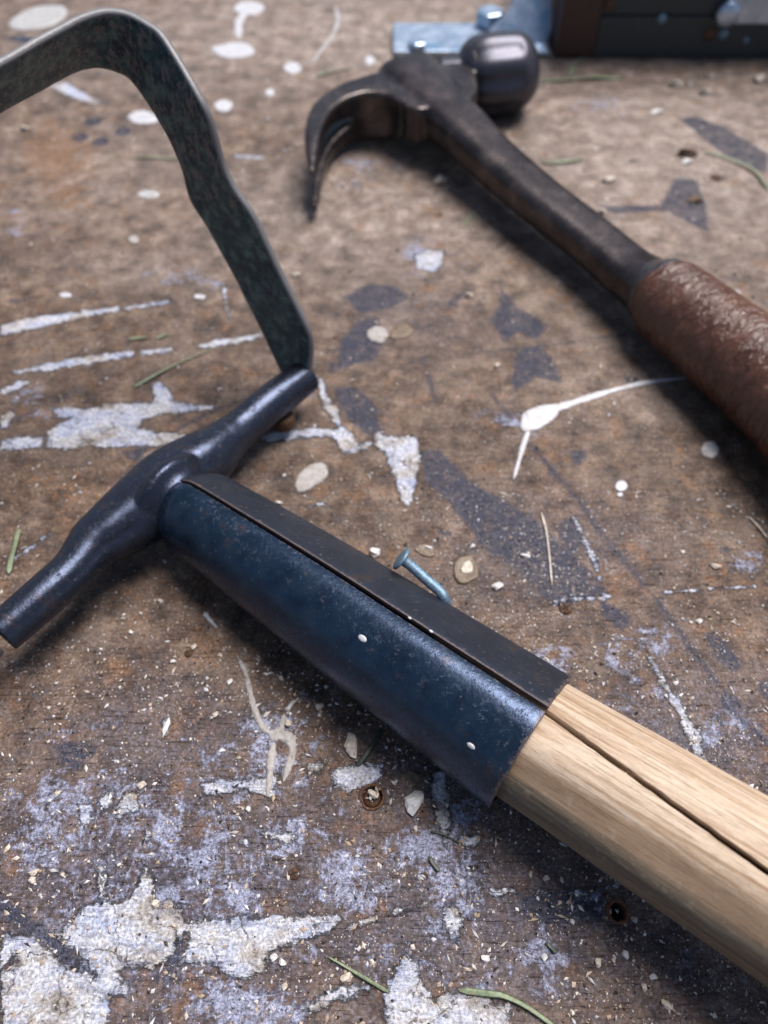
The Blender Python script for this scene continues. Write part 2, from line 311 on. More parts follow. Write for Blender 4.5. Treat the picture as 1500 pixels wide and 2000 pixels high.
def frames(C, ref=None):
    """per point: tangent, c (towards the reference point or direction), s = c x t"""
    T = np.gradient(C, axis=0); R = []
    for i, p in enumerate(C):
        t = unit(T[i]); c = (CAM-p) if ref is None else np.asarray(ref, float)
        c = unit(c - t*(c@t)); R.append((t, c, np.cross(c, t)))
    return R
def grid_faces(n, m, close=True):
    f = []
    for i in range(n-1):
        for j in range(m if close else m-1):
            a, b = i*m+j, i*m+(j+1) % m
            f.append((a, b, b+m, a+m))
    return f
def tube(C, R, prof=None, m=32, ref=None, caps=True, ell=1.0, th=None):
    """swept ring; prof(theta, u) scales the radius"""
    Fr = frames(C, ref); V = []; n = len(C)
    ths = [2*pi*j/m for j in range(m)] if th is None else th; m = len(ths)
    for i in range(n):
        t, c, s = Fr[i]
        for a in ths:
            r = R[i]*(prof(a, i/(n-1)) if prof else 1)
            V.append(C[i] + c*cos(a)*r*ell + s*sin(a)*r)
    Fc = grid_faces(n, m)
    if caps:
        V += [C[0], C[-1]]; a, b = len(V)-2, len(V)-1
        for j in range(m):
            Fc.append((a, (j+1) % m, j)); Fc.append((b, (n-1)*m+j, (n-1)*m+(j+1) % m))
    return V, Fc
def join(*parts):
    V, Fc = [], []
    for v, f in parts:
        k = len(V); V += [np.asarray(x) for x in v]; Fc += [tuple(i+k for i in q) for q in f]
    return V, Fc
def fixn(o):
    bm = bmesh.new(); bm.from_mesh(o.data); bmesh.ops.recalc_face_normals(bm, faces=bm.faces); bm.to_mesh(o.data); bm.free(); return o
def remesh(o, vox, it=6):
    fixn(o)
    r = o.modifiers.new('remesh', 'REMESH'); r.mode = 'VOXEL'; r.voxel_size = vox*S; r.use_smooth_shade = True
    s = o.modifiers.new('smooth', 'SMOOTH'); s.factor = .5; s.iterations = it
def nz(x, y, z=0, s=1.0): return mn.noise(Vector((x*s, y*s, z*s)))

# ================================================================== THE TABLE
def pix_poly(pts, Z=0): return np.array([P(x, y, Z)[:2] for x, y in pts])
xs = np.concatenate([np.linspace(-75, -26, 14)[:-1], np.arange(-26, -14, .13), np.arange(-14, 14, .06), np.arange(14, 26, .13), np.linspace(26, 75, 14)])
ys = np.concatenate([np.linspace(-30, -1.6, 10)[:-1], np.arange(-1.6, 21, .06), np.arange(21, 34, .10), np.arange(34, 53, .17), np.linspace(53, 80, 8)])
X, Y = np.meshgrid(xs, ys); nx, ny = len(xs), len(ys)
D0 = .3
sdw = np.full(X.shape, -D0); sdb = np.full(X.shape, -D0)
def sub(bb, m):
    i0, i1 = np.searchsorted(ys, bb[1]-m), np.searchsorted(ys, bb[3]+m); j0, j1 = np.searchsorted(xs, bb[0]-m), np.searchsorted(xs, bb[2]+m)
    return slice(max(i0-1, 0), i1+1), slice(max(j0-1, 0), j1+1)
def add_poly(field, pts, grow=0.0):
    p = pix_poly(pts); sl = sub((*p.min(0), *p.max(0)), D0+abs(grow)); x, y = X[sl], Y[sl]
    d = np.full(x.shape, 9.); ins = np.zeros(x.shape, bool); n = len(p)
    for i in range(n):
        a, b = p[i], p[(i+1) % n]; e = b-a; L = e@e+1e-12
        t = np.clip(((x-a[0])*e[0]+(y-a[1])*e[1])/L, 0, 1)
        d = np.minimum(d, np.hypot(x-a[0]-t*e[0], y-a[1]-t*e[1]))
        c = ((a[1] > y) != (b[1] > y)) & (x < (b[0]-a[0])*(y-a[1])/(b[1]-a[1]+1e-12)+a[0]); ins ^= c
    sd = np.where(ins, d, -d)+grow
    field[sl] = np.maximum(field[sl], np.clip(sd, -D0, D0))
def add_line(field, pts, w0, w1=None):
    """stroke through picture points, width in picture pixels at its place"""
    w1 = w0 if w1 is None else w1; q = [P(x, y) for x, y in pts]; n = len(q)
    for i in range(n-1):
        a, b = q[i], q[i+1]; ra = (w0+(w1-w0)*i/(n-1))/2*depth(a)/F; rb = (w0+(w1-w0)*(i+1)/(n-1))/2*depth(b)/F
        lo = np.minimum(a, b); hi = np.maximum(a, b); sl = sub((lo[0], lo[1], hi[0], hi[1]), D0+.3); x, y = X[sl], Y[sl]
        e = (b-a)[:2]; t = np.clip(((x-a[0])*e[0]+(y-a[1])*e[1])/(e@e+1e-12), 0, 1)
        sd = ra+(rb-ra)*t-np.hypot(x-a[0]-t*e[0], y-a[1]-t*e[1])
        field[sl] = np.maximum(field[sl], np.clip(sd, -D0, D0))
def add_dot(field, px, py, rpx):
    a = P(px, py); r = rpx*depth(a)/F; sl = sub((a[0]-r, a[1]-r, a[0]+r, a[1]+r), D0); x, y = X[sl], Y[sl]
    field[sl] = np.maximum(field[sl], np.clip(r-np.hypot(x-a[0], y-a[1]), -D0, D0))
soft = lambda: np.zeros(X.shape)
def add_soft(field, px, py, rx, ry, v=1.0, rot=0):
    """soft patch, radii in picture pixels"""
    a = P(px, py)[:2]; u = (P(px+rx*cos(rot), py+rx*sin(rot))[:2]-a); w_ = (P(px-ry*sin(rot), py+ry*cos(rot))[:2]-a)
    det = u[0]*w_[1]-u[1]*w_[0]; dx, dy = X-a[0], Y-a[1]
    al = (dx*w_[1]-dy*w_[0])/det; be = (u[0]*dy-u[1]*dx)/det
    field[:] = np.maximum(field, v*np.exp(-(al*al+be*be)*1.2))
WP = [
 [(0,635),(60,620),(150,608),(232,598),(236,606),(180,617),(110,632),(40,648),(0,657)], [(238,600),(290,590),(336,585),(330,593),(280,601),(245,607)],
 [(22,725),(100,707),(180,692),(262,685),(264,695),(180,709),(100,723),(30,731)], [(272,684),(300,682),(335,677),(336,686),(290,693),(275,694)],
 [(382,675),(430,661),(480,655),(514,650),(514,659),(470,669),(400,681)],
 [(90,875),(92,840),(165,800),(195,790),(235,785),(300,785),(295,750),(310,745),(330,760),(345,785),(380,790),(420,792),(415,800),(360,806),(320,810),(280,820),(270,835),(310,845),(345,845),(400,850),(370,868),(300,872),(200,872),(140,876)],
 [(100,802),(125,793),(165,797),(150,815),(110,815)], [(0,860),(40,853),(86,853),(84,873),(40,877),(0,880)], [(0,815),(20,800),(30,810),(10,835),(0,840)],
 [(510,855),(530,845),(580,838),(625,835),(660,838),(645,810),(628,790),(622,760),(622,735),(632,740),(640,770),(662,800),(668,830),(692,850),(700,868),(727,862),(722,874),(690,887),(668,887),(660,862),(640,853),(580,857),(525,863)],
 [(728,845),(745,840),(760,853),(800,848),(819,858),(822,890),(814,950),(797,994),(780,975),(770,930),(755,900),(752,885),(733,870)],
 [(0,1826),(60,1820),(95,1832),(120,1815),(145,1790),(165,1768),(195,1760),(192,1735),(188,1692),(200,1694),(206,1725),(210,1760),(235,1762),(265,1735),(285,1690),(300,1718),(303,1755),(312,1765),(325,1755),(355,1775),(360,1800),(430,1795),(550,1785),(660,1783),(668,1800),(640,1825),(550,1850),(525,1860),(520,1895),(475,1915),(430,1900),(415,1880),(325,1885),(240,1895),(250,1940),(215,1950),(210,2020),(0,2020)],
 [(575,1970),(615,1950),(675,1925),(725,1918),(722,1936),(665,1957),(615,1975)],
 [(750,1940),(770,1890),(790,1865),(815,1885),(827,1920),(850,1950),(875,1940),(900,1935),(960,1945),(965,1965),(1000,1950),(990,2030),(750,2030)],
 [(840,1505),(868,1500),(882,1600),(872,1655),(850,1600)], [(868,1770),(890,1765),(908,1800),(895,1840),(880,1835),(864,1800)],
 [(385,1532),(430,1518),(480,1523),(550,1508),(530,1562),(480,1545),(400,1552)], [(645,1502),(700,1488),(752,1488),(745,1517),(700,1542),(680,1550),(655,1540)],
 [(592,1492),(620,1484),(635,1492),(625,1512),(602,1514)], [(155,1575),(180,1568),(188,1600),(170,1617),(153,1600)], [(190,1560),(222,1543),(224,1570),(200,1582)],
 [(225,1572),(250,1546),(272,1549),(272,1580),(240,1597),(228,1607)], [(276,1625),(293,1622),(293,1640),(282,1645)], [(462,1640),(490,1638),(485,1652),(470,1652)],
 [(510,1625),(560,1622),(580,1635),(560,1650),(530,1640)], [(890,1630),(940,1632),(930,1655),(900,1655)],
 [(1255,1250),(1270,1275),(1290,1310),(1332,1378),(1367,1440),(1388,1505),(1358,1500),(1348,1450),(1318,1390),(1272,1300)],
 [(90,165),(130,160),(175,188),(205,200),(180,204),(140,190)], [(808,500),(835,486),(868,490),(866,515),(850,532),(815,525)],
 [(0,760),(20,750),(40,740),(60,745),(30,765),(0,775)], [(1122,1012),(1136,1030),(1128,1035)], [(1170,655+500),(1200,1165),(1180,1170)]]
for p in WP: add_poly(sdw, p)
for pts, a, b in [([(1140,1050),(1160,1090),(1173,1132)],12,8), ([(1120,1010),(1142,1048)],10,8), ([(1300,1156),(1380,1150),(1475,1145)],5,4), ([(680,1812),(740,1790),(830,1765)],10,8),
    ([(960,1741),(1010,1741),(1150,1741)],8,7), ([(1168,1737),(1225,1724)],8,6), ([(437,556),(441,590),(447,618)],9,5), ([(462,304),(510,308)],14,10), ([(40,1070),(70,1065),(100,1040)],3,3),
    ([(1405,1400),(1412,1420)],8,5), ([(320,1410),(325,1430)],12,8), ([(28,1090),(60,1070),(100,1038)],9,4), ([(285,375),(300,378)],14,10), ([(1075,1180),(1110,1168),(1180,1170)],7,9),
    ([(650,1250),(700,1255)],3,3), ([(600,990),(620,985),(640,984),(652,992)],5,3)]: add_line(sdw, pts, a, b)
BP = [
 [(672,580),(720,553),(770,558),(802,580),(760,603),(700,612)], [(665,665),(700,625),(740,618),(747,660),(737,700),(690,712),(658,725)],
 [(975,555),(1010,600),(1050,620),(1067,640),(1050,665),(1010,650),(985,668),(955,620),(975,595)], [(1010,685),(1050,672),(1080,700),(1100,750),(1050,737),(1030,750),(1005,765),(997,745)],
 [(655,755),(700,757),(732,790),(750,840),(720,850),(680,820),(662,790)],
 [(820,880),(860,880),(920,940),(1000,985),(1045,1010),(1080,1050),(1150,1110),(1190,1160),(1100,1187),(1075,1182),(1010,1110),(950,1075),(890,1000),(830,935)],
 [(1095,1018),(1120,1012),(1142,1050),(1125,1092),(1108,1075),(1093,1050)], [(1325,232),(1360,226),(1420,252),(1500,298),(1500,340),(1440,318),(1400,292),(1370,267)],
 [(1290,400),(1320,345),(1360,350),(1380,400),(1385,455),(1300,412),(1200,417),(1165,402)], [(240,882),(290,867),(293,877),(270,902),(247,897)],
 [(1165,1165),(1225,1195),(1235,1215),(1215,1235),(1175,1200)], [(1110,880),(1140,875),(1146,895),(1120,910)], [(0,1758),(30,1775),(80,1810),(125,1850),(185,1903),(150,1895),(100,1850),(50,1810),(0,1785)],
 [(345,1830),(362,1826),(352,1870),(330,1890),(328,1875),(345,1858)], [(640,170+545),(650,700),(655,725),(645,735)], [(870,590),(905,570),(925,562),(900,582),(877,600)],
 [(1220,735),(1250,733),(1250,748),(1225,748)], [(1010,1745),(1090,1740),(1175,1760),(1180,1800),(1080,1808),(1020,1790)], [(110,1450),(170,1445),(190,1470),(150,1500),(115,1490)],
 [(1375,1235),(1400,1232),(1455,1300),(1440,1318),(1400,1290)], [(1480,1330),(1500,1325),(1500,1365),(1488,1355)]]
for p in BP: add_poly(sdb, p)
for pts, a, b in [([(960,770),(1000,815)],10,8), ([(1040,870),(1080,920),(1130,975),(1170,1035),(1215,1090),(1257,1140)],12,12), ([(1285,1172),(1340,1250),(1390,1320),(1440,1375)],16,12),
    ([(1380,1330),(1440,1400),(1500,1450)],10,14), ([(0,832),(60,805),(150,762)],7,5), ([(335,845),(380,820),(430,796)],12,8), ([(430,796),(500,770)],6,4), ([(520,299),(560,285),(598,265)],5,4), ([(905,692),(1000,682),(1080,672),(1240,650)],4,8),
    ([(826,700),(838,740),(852,785)],12,8), ([(860,560),(920,530),(1000,455)],3,3), ([(20,587),(60,586)],8,3), ([(640,690),(740,645)],4,4), ([(10,72),(60,75),(100,60)],5,3), ([(1010,1660-80),(1060,1575)],3,3)]: add_line(sdb, pts, a, b)
gouge = np.full(X.shape, -D0)                  # dark scrapes cut through the white paint
for p in ([(0,1752),(30,1770),(80,1806),(125,1846),(188,1905),(150,1899),(100,1856),(50,1815),(0,1792)], [(345,1828),(364,1824),(354,1870),(330,1892),(326,1875),(345,1856)], [(12,1884),(28,1866),(30,1874),(16,1890)],
          [(240,1915),(300,1908),(390,1912),(400,1918),(300,1916)]): add_poly(gouge, p, .02)
sdw = np.minimum(sdw, -gouge); sdb = np.maximum(sdb, gouge)
for px, py in [(183,237), (157,268), (197,276), (240,257)]: add_dot(sdb, px, py, 17)
add_dot(sdb, 875, 1041, 9); add_dot(sdb, 865, 1038, 7); add_dot(sdb, 1416, 1073, 9)
wash, rust, cool, tan = soft(), soft(), soft(), soft()
for a in [(1090,1295,70,50,.75), (500,1520,240,60,.7), (560,1640,150,60,.62), (830,1640,110,110,.66), (860,1760,70,160,.7), (740,1880,200,60,.6), (450,1960,220,60,.7), (640,1850,140,30,.6), (240,1560,220,70,.5),
          (440,1470,160,50,.6), (620,1360,90,80,.35), (1130,1400,60,50,.5), (1190,1280,60,60,.45), (840,505,60,40,.7), (370,545,90,25,.6), (60,800,90,50,.45), (780,620,60,40,.4), (1170,210,70,30,.5),
          (80,1650,120,120,.45), (1160,1770,80,40,.45), (1260,1300,120,140,.38), (1420,1420,90,120,.38), (1470,1080,60,50,.5), (300,1900,300,120,.6), (920,980,60,40,.3), (40,430,80,40,.4), (600,740,60,40,.3),
          (700,330,110,60,.35), (1000,820,90,50,.3), (950,1920,200,120,.45),
          (350,1700,300,140,.62), (150,1560,200,90,.55), (700,1700,160,140,.62), (520,1440,160,60,.62), (900,1640,60,200,.66), (1050,1850,120,60,.45), (130,1420,120,60,.4)]: add_soft(wash, *a)
for a in [(110,300,110,90,.9), (130,380,70,50,.8), (340,400,60,60,.4), (840,408,24,12,.9), (620,300,60,30,.4), (430,1270,120,70,.55), (1200,1150,90,60,.7), (1400,1130,120,90,.5), (900,760,90,60,.4), (120,960,140,60,.6),
          (360,1400,90,60,.6), (840,560,30,14,.8), (1130,1340,60,30,.6), (1270,410,60,40,.6), (760,1400,60,40,.4), (560,1290,60,50,.4), (1250,590,50,30,.5), (1040,1640,70,50,.3), (1430,1240,80,60,.6), (990,1250,70,40,.3)]: add_soft(rust, *a)
for a in [(300,1750,520,330,.95), (900,1800,420,250,.8), (300,1450,260,160,.6), (900,1560,260,140,.6), (1350,1450,260,200,.7), (1100,1080,260,140,.4), (1350,1900,240,160,.5), (800,620,140,80,.3)]: add_soft(cool, *a)
for a in [(700,420,420,160,.7), (1300,300,460,280,.9), (750,60,800,160,.85), (200,330,300,160,.45), (1350,620,260,160,.5), (300,520,260,60,.4), (1250,760,240,100,.3)]: add_soft(tan, *a)  # board made paler towards the back, low-angle gloss put into the colour
# relief: slow waviness, paint thickness, pits
Zt = .012*np.sin(X*.9+1.3*np.sin(Y*.5))*np.sin(Y*.7+.4*X)
Zt += .012*np.clip((sdw+.02)/.05, 0, 1)
r_ = rng.random(X.shape)-.5; r_ = (r_+np.roll(r_, 1, 0)+np.roll(r_, 1, 1)+np.roll(r_, (1, 1), (0, 1)))/2; Zt += .005*r_
HOLES = [(1207,1781,17,.9), (727,1556,22,.35), (574,1706,11,.12), (1105,1187,15,.12), (367,1275,9,.1), (1400,345,13,.4), (1360,392,12,.25), (855,418,10,.2)]
for px, py, r, dp in HOLES:
    a = P(px, py); rr = r*depth(a)/F; d = np.hypot(X-a[0], Y-a[1]); Zt -= dp*np.clip((rr-d)/(.28*rr), 0, 1)
inside = (Y > -1.6) & (Y < 53) & (np.abs(X) < 26); Zt = np.where(inside, Zt, 0)
Zt -= .02                                   # the sheet lies just under z = 0, where things rest
V = np.stack([X, Y, Zt], -1).reshape(-1, 3)*S
me = bpy.data.meshes.new('tabletop')
idx = np.arange(nx*ny).reshape(ny, nx); Q = np.stack([idx[:-1, :-1], idx[:-1, 1:], idx[1:, 1:], idx[1:, :-1]], -1).reshape(-1, 4)
me.vertices.add(len(V)); me.vertices.foreach_set('co', V.ravel()); me.loops.add(Q.size); me.loops.foreach_set('vertex_index', Q.ravel().astype(np.int32))
me.polygons.add(len(Q)); me.polygons.foreach_set('loop_start', (np.arange(len(Q))*4).astype(np.int32)); me.polygons.foreach_set('loop_total', np.full(len(Q), 4, np.int32))
me.polygons.foreach_set('use_smooth', np.ones(len(Q), bool)); me.update(calc_edges=True)
def put_attr(me, name, r, g, b):
    at = me.attributes.new(name, 'FLOAT_COLOR', 'POINT'); at.data.foreach_set('color', np.stack([r, g, b, np.ones_like(r)], -1).astype(np.float32).ravel())
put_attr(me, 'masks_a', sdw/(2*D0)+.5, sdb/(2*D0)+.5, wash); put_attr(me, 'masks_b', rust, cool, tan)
me.materials.append(M['table'])
table = bpy.data.objects.new('tabletop', me); sc.collection.objects.link(table); table['kind'] = 'structure'
# board thickness below the surface
bx0, bx1, by0, by1 = -75, 75, -30, 80
Vb = [(x, y, z) for z in (-.021, -2.4) for x, y in ((bx0, by0), (bx1, by0), (bx1, by1), (bx0, by1))]
obj('board_edge', Vb, [(0, 1, 5, 4), (1, 2, 6, 5), (2, 3, 7, 6), (3, 0, 4, 7), (4, 5, 6, 7)], 'redbrown', table, smooth=False)

# ------------------------------------------------------------------ thick paint drips on the table
def blob(pts, h, mat, name='paint_drip', label=None, rim=0.0, z0=-.012):
    """domed splash from a picture outline"""
    n = 36; pc = catmull(list(pts)+[pts[0]], n+1)[:-1]; pl = np.array([P(x, y)[:2] for x, y in pc]); c = pl.mean(0); V, Fc = [], []
    prof = [(1.0, 0), (.985, .5), (.93, .85+rim), (.8, 1+rim*.6), (.55, 1-rim), (.25, 1-rim)]
    for k, (s_, z) in enumerate(prof):
        for j in range(n):
            wv = 1+.05*nz(j*.7, k*.4, c[0])*(s_ > .5); p = c+(pl[j]-c)*s_*wv
            V.append((p[0], p[1], z0+h*z+(.15*h*nz(p[0]*6, p[1]*6) if z else 0)))
    V.append((c[0], c[1], z0+h*(1-rim))); Fc = grid_faces(len(prof), n); m = len(V)-1; b = (len(prof)-1)*n
    Fc += [(b+j, b+(j+1) % n, m) for j in range(n)]
    o = fixn(obj(name, V, Fc, mat, table))
    if label: o['label'] = label
    return o
def ell(px, py, rx, ry, rot=0, jit=.08, n=11):
    out = []
    for k in range(n):
        a = 2*pi*k/n; r = 1+jit*(random.random()*2-1); x, y = rx*cos(a)*r, ry*sin(a)*r
        out.append((px+x*cos(rot)-y*sin(rot), py+x*sin(rot)+y*cos(rot)))
    return out
def run(pts, w0, w1, h, mat, name='paint_run', n=40, wob=.18, z0=-.012, parent='table', lift=None):
    """raised paint string or blade along picture points (x, y[, extra width])"""
    pp = catmull([(p[0], p[1], p[2] if len(p) > 2 else 0) for p in pts], n); V = []
    C = np.array([P(a, b) for a, b, _ in pp]); T = np.gradient(C, axis=0); K = 7
    for i in range(n):
        u = i/(n-1); r = (w0+(w1-w0)*u+pp[i][2])/2*depth(C[i])/F*(1+wob*nz(i*.35, w0, h*9)*2); r *= min(1, .25+6*min(u, 1-u))
        t = unit(T[i]); s = np.array([-t[1], t[0], 0])
        for k in range(K):
            a = pi*k/(K-1); hh = min(h, r*.8)
            V.append(C[i]+s*cos(a)*r+np.array([0, 0, z0+sin(a)*hh+(lift(u) if lift else 0)]))
    Fc = grid_faces(n, K, False); Fc += [tuple(range(K))[::-1], tuple(range((n-1)*K, n*K))]
    return fixn(obj(name, V, Fc, mat, table if parent == 'table' else parent))
blob([(575,948),(582,930),(600,912),(622,904),(638,912),(640,930),(622,946),(600,960),(582,962)], .07, 'paintlav', rim=.25, label='white ring shaped drip')
blob([(1014,832),(1022,808),(1045,796),(1075,790),(1094,792),(1085,815),(1062,834),(1040,842),(1022,843)], .07, 'paint', label='white tailed splash')
run([(1078,800),(1110,789),(1180,767),(1260,747),(1342,738)], 20, 6, .04, 'paint'); run([(1034,836),(1022,870),(1010,912),(1003,936)], 13, 5, .04, 'paint')
blob(ell(1387,878,18,17), .04, 'paintgrey', label='grey white round drip'); blob(ell(1466,928,20,12), .03, 'amber', rim=.3); blob(ell(1213,950,12,11), .05, 'paint'); blob(ell(1211,966,6,4), .03, 'paint')
run([(463,1280),(478,1310),(487,1345),(497,1385),(512,1418),(530,1435)], 8, 15, .05, 'paintlav')
run([(525,1430),(540,1436),(562,1440),(572,1462),(566,1490),(553,1528)], 26, 12, .05, 'paintlav'); run([(548,1436),(551,1412),(556,1395)], 14, 9, .045, 'paintlav'); run([(560,1388),(570,1374),(582,1365)], 9, 5, .03, 'paintgrey')
run([(535,1450),(530,1480),(527,1515),(523,1556)], 16, 12, .045, 'paintlav'); run([(399,1195),(408,1208),(424,1226)], 11, 5, .06, 'paint')
blob(ell(458,98,42,15,0,.12), .05, 'paint'); blob(ell(487,16,30,13), .05, 'paint'); run([(478,24),(466,45),(467,76)], 20, 11, .04, 'paint'); blob(ell(571,133,17,11), .05, 'paint')
blob(ell(436,207,18,12), .05, 'paint'); blob([(248,228),(262,218),(285,217),(303,226),(308,236),(285,242),(262,240)], .05, 'paint'); blob(ell(527,181,9,7), .05, 'paint'); blob(ell(77,35,60,22,-.2,.1), .05, 'paintgrey', rim=.4)
blob(ell(128,577,12,5), .04, 'paint'); blob(ell(390,580,12,5), .04, 'paint'); blob(ell(722,118,10,9), .05, 'paint'); blob(ell(1433,574,12,9), .04, 'paintgrey'); blob(ell(262,468,10,8), .05, 'paintlav')
blob(ell(738,654,20,16), .05, 'paintlav'); blob([(758,660),(770,640),(790,630),(805,640),(802,655),(780,662)], .05, 'amber'); blob(ell(290,380,22,8), .03, 'paintgrey'); blob(ell(1030,812,0.1+3,3), .09, 'paint')
blob(ell(910,1113,24,29,0,.12), .07, 'amber', rim=.35, label='brown resin blob'); blob(ell(911,1110,11,13,0,.2), .10, 'chip'); blob(ell(830,1075,22,10,.2,.25), .04, 'amber', rim=.3)
blob(ell(800,1520,19,17,0,.15), .03, 'amber', rim=.2); run([(655,12),(660,40),(648,70),(622,105),(610,125)], 8, 5, .03, 'paintgrey')
blob(ell(48,78,26,7,.1,.15), .02, 'dark')
run([(975,960),(1000,1020-50),(990,1000)][:2], 3, 2, .02, 'paintgrey', n=12)

# ================================================================== STIRRUP HOE
cA = [(0,1240,84,1.75), (86,1165,86,1.75), (145,1113,88,1.7), (187,1063,106,1.65), (222,1037,121,1.6), (277,997,140,1.5), (338,942,138,1.45), (400,898,118,1.45), (441,861,88,1.45), (470,837,76,1.4), (533,784,73,1.4), (599,733,68,1.4)]
sA = [station(*a) for a in cA]
A0 = sA[0][0]; hoe = thing('stirrup_hoe', 'blue black steel stirrup hoe head with rolled socket on a pale cracked wooden handle', 'garden hoe', (*P(345, 1000, 0)[:2], 0))
rows = catmull([(*p, r) for p, r in sA], 110); CC, RR = rows[:, :3], rows[:, 3]
dirn = unit(CC[-1]-CC[0])
def prof_cross(a, u):
    d = (a-pi*0 + pi) % (2*pi) - pi
    g = 1-.075*math.exp(-((d+.28)/.10)**2)*(u < .40)             # pressed groove along the left half
    if .25 < u < .72: g *= 1+.02*sin(5*a)
    g *= 1+.012*nz(cos(a)*2, sin(a)*2, u*9)
    g *= 1-.10*(abs(sin(a)) < .4)*(cos(a) < 0)
    return g
crossV = tube(CC, RR, prof_cross, 48, caps=True)
# socket axis
ks = [(362,985,163,1.65), (411,1017,182,1.68), (599,1144,222,1.83), (820,1298,262,1.95), (1038,1449,298,2.02)]
sS = [station(*k) for k in ks]; rowS = catmull([(*p, r) for p, r in sS], 70); SC, SR = rowS[:, :3], rowS[:, 3]
# neck : swelling out of the crossbar, collar ridge, recess
ax0 = unit(SC[6]-SC[0])
nk = [SC[0]-ax0*1.1, SC[0]-ax0*.9, SC[0]-ax0*.68, SC[0]-ax0*.42, SC[0]-ax0*.2, SC[0]-ax0*.02, SC[0]+ax0*.25]
nr = [.55, 1.02, 1.30, 1.36, 1.14, 1.04, 1.0]
nrow = catmull([(*p, r) for p, r in zip(nk, nr)], 26)
neck = tube(nrow[:, :3], nrow[:, 3], None, 40)
o = obj('crossbar', *join(crossV, neck), 'bar', hoe); remesh(o, .055, 7)
dsp = None
# socket: a sheet rolled into a tube, open seam, lip on the far side
t_r, t_l = radians(27.8), radians(24.0)+2*pi
def socket_r(a, u, R):
    r = R
    d = math.degrees(a)
    if d < 92:
        m_ = (28+90)/2; hw = (90-28)/2; ch = R*1.01*cos(radians(hw))/cos(radians(d-m_)); k = .75 if d <= 90 else .3
        r = r*(1-k)+ch*k
        if d < 34: r -= .035*((34-d)/6)**2
    if d > 372: r -= .055*((d-372)/12)**1.5
    r += .012*nz(cos(a)*R*1.2, sin(a)*R*1.2, u*12)
    return r
def rag(a, u): return (.03*nz(a*2.5, 3, 1))*(1 if u > .5 else 0)
NA = 120; angs = [t_r+(t_l-t_r)*(j/(NA-1)) for j in range(NA)]
angs = sorted(set([t_r, t_r+.015, t_r+.035, t_r+.06] + angs[2:-2] + [t_l-.06, t_l-.035, t_l-.015, t_l])); NA = len(angs)
Fr = frames(SC); n = len(SC); V = []; TK = .16
def start_round(i): 
    u = np.linalg.norm(SC[i]-SC[0])
    return 1-.13*max(0, 1-u/.55)**2
for lay in (0, 1):
    for i in range(n):
        t, c, s = Fr[i]; u = i/(n-1)
        for a in angs:
            r = socket_r(a, u, SR[i])*start_round(i)
            hole = 0
            if lay: r -= TK
            off = t*rag(a, u)*(i/(n-1))**8
            V.append(SC[i]+c*cos(a)*r+s*sin(a)*r+off)
Fc = []; L = n*NA
for i in range(n-1):
    for j in range(NA-1):
        a = i*NA+j; Fc.append((a, a+1, a+1+NA, a+NA)); Fc.append((L+a+1, L+a, L+a+NA, L+a+1+NA))
    for j in (0, NA-1):
        a = i*NA+j; Fc.append((a, a+NA, L+a+NA, L+a) if j == 0 else (a+NA, a, L+a, L+a+NA))
for j in range(NA-1):
    a = (n-1)*NA+j; Fc.append((a, a+1, L+a+1, L+a)); Fc.append((j+1, j, L+j, L+j+1))
sock = fixn(obj('socket', V, Fc, 'enamel', hoe)); sock.data.materials.append(M['lip'])
wz = []
for lay in (0, 1):
    for i in range(n):
        de = np.linalg.norm(SC[-1]-SC[i]); ds = np.linalg.norm(SC[0]-SC[i])
        for j in range(NA): wz.append(max(.75*math.exp(-(de/.18)**2), .85*(j in (0, 1)), .45*(j == 2), .55*(j > NA-3), .42*math.exp(-(ds/.5)**2)*(angs[j] < 1.6 or angs[j] > 5.6)))
wz = np.array(wz); put_attr(sock.data, 'wear_glint', wz, wz, wz)  # worn mouth and start, plus the bright rim painted along the seam
# worn brown lip strip beyond the seam, its dark reflection painted into the coat
for p in sock.data.polygons:
    vi = [v % NA for v in p.vertices]
    if max(math.degrees(angs[v]) for v in vi) < 94: p.material_index = 1
bev = sock.modifiers.new('edge', 'BEVEL'); bev.width = .03*S; bev.segments = 2; bev.limit_method = 'ANGLE'; bev.angle_limit = radians(50)
# bolts through the crossbar ends, holding the loop
def disc(c, ax, r, h, m=20, dome=.3, name='bolt_head', mat='rust', parent=None):
    ax = unit(ax); ref = np.array([0, 0, 1.]) if abs(ax[2]) < .9 else np.array([1., 0, 0]); u_ = unit(np.cross(ref, ax)); v_ = np.cross(ax, u_); V = []
    pr = [(r*.96, 0), (r, h*.15), (r, h*.6), (r*.9, h*.85), (r*.6, h), (r*.2, h*(1+dome*.2))]
    for rr, hh in pr:
        for j in range(m): a = 2*pi*j/m; V.append(c+ax*hh+(u_*cos(a)+v_*sin(a))*rr)
    V += [c, c+ax*h*(1+dome*.2)]; Fc = grid_faces(len(pr), m); b = (len(pr)-1)*m
    Fc += [(len(V)-2, (j+1) % m, j) for j in range(m)]+[(len(V)-1, b+j, b+(j+1) % m) for j in range(m)]
    return V, Fc
bp = P(551, 818, .62); obj('bolt_head', *disc(bp+np.array([0, 0, .15]), (0.15, -.2, -1), .42, .5), 'rust', hoe)
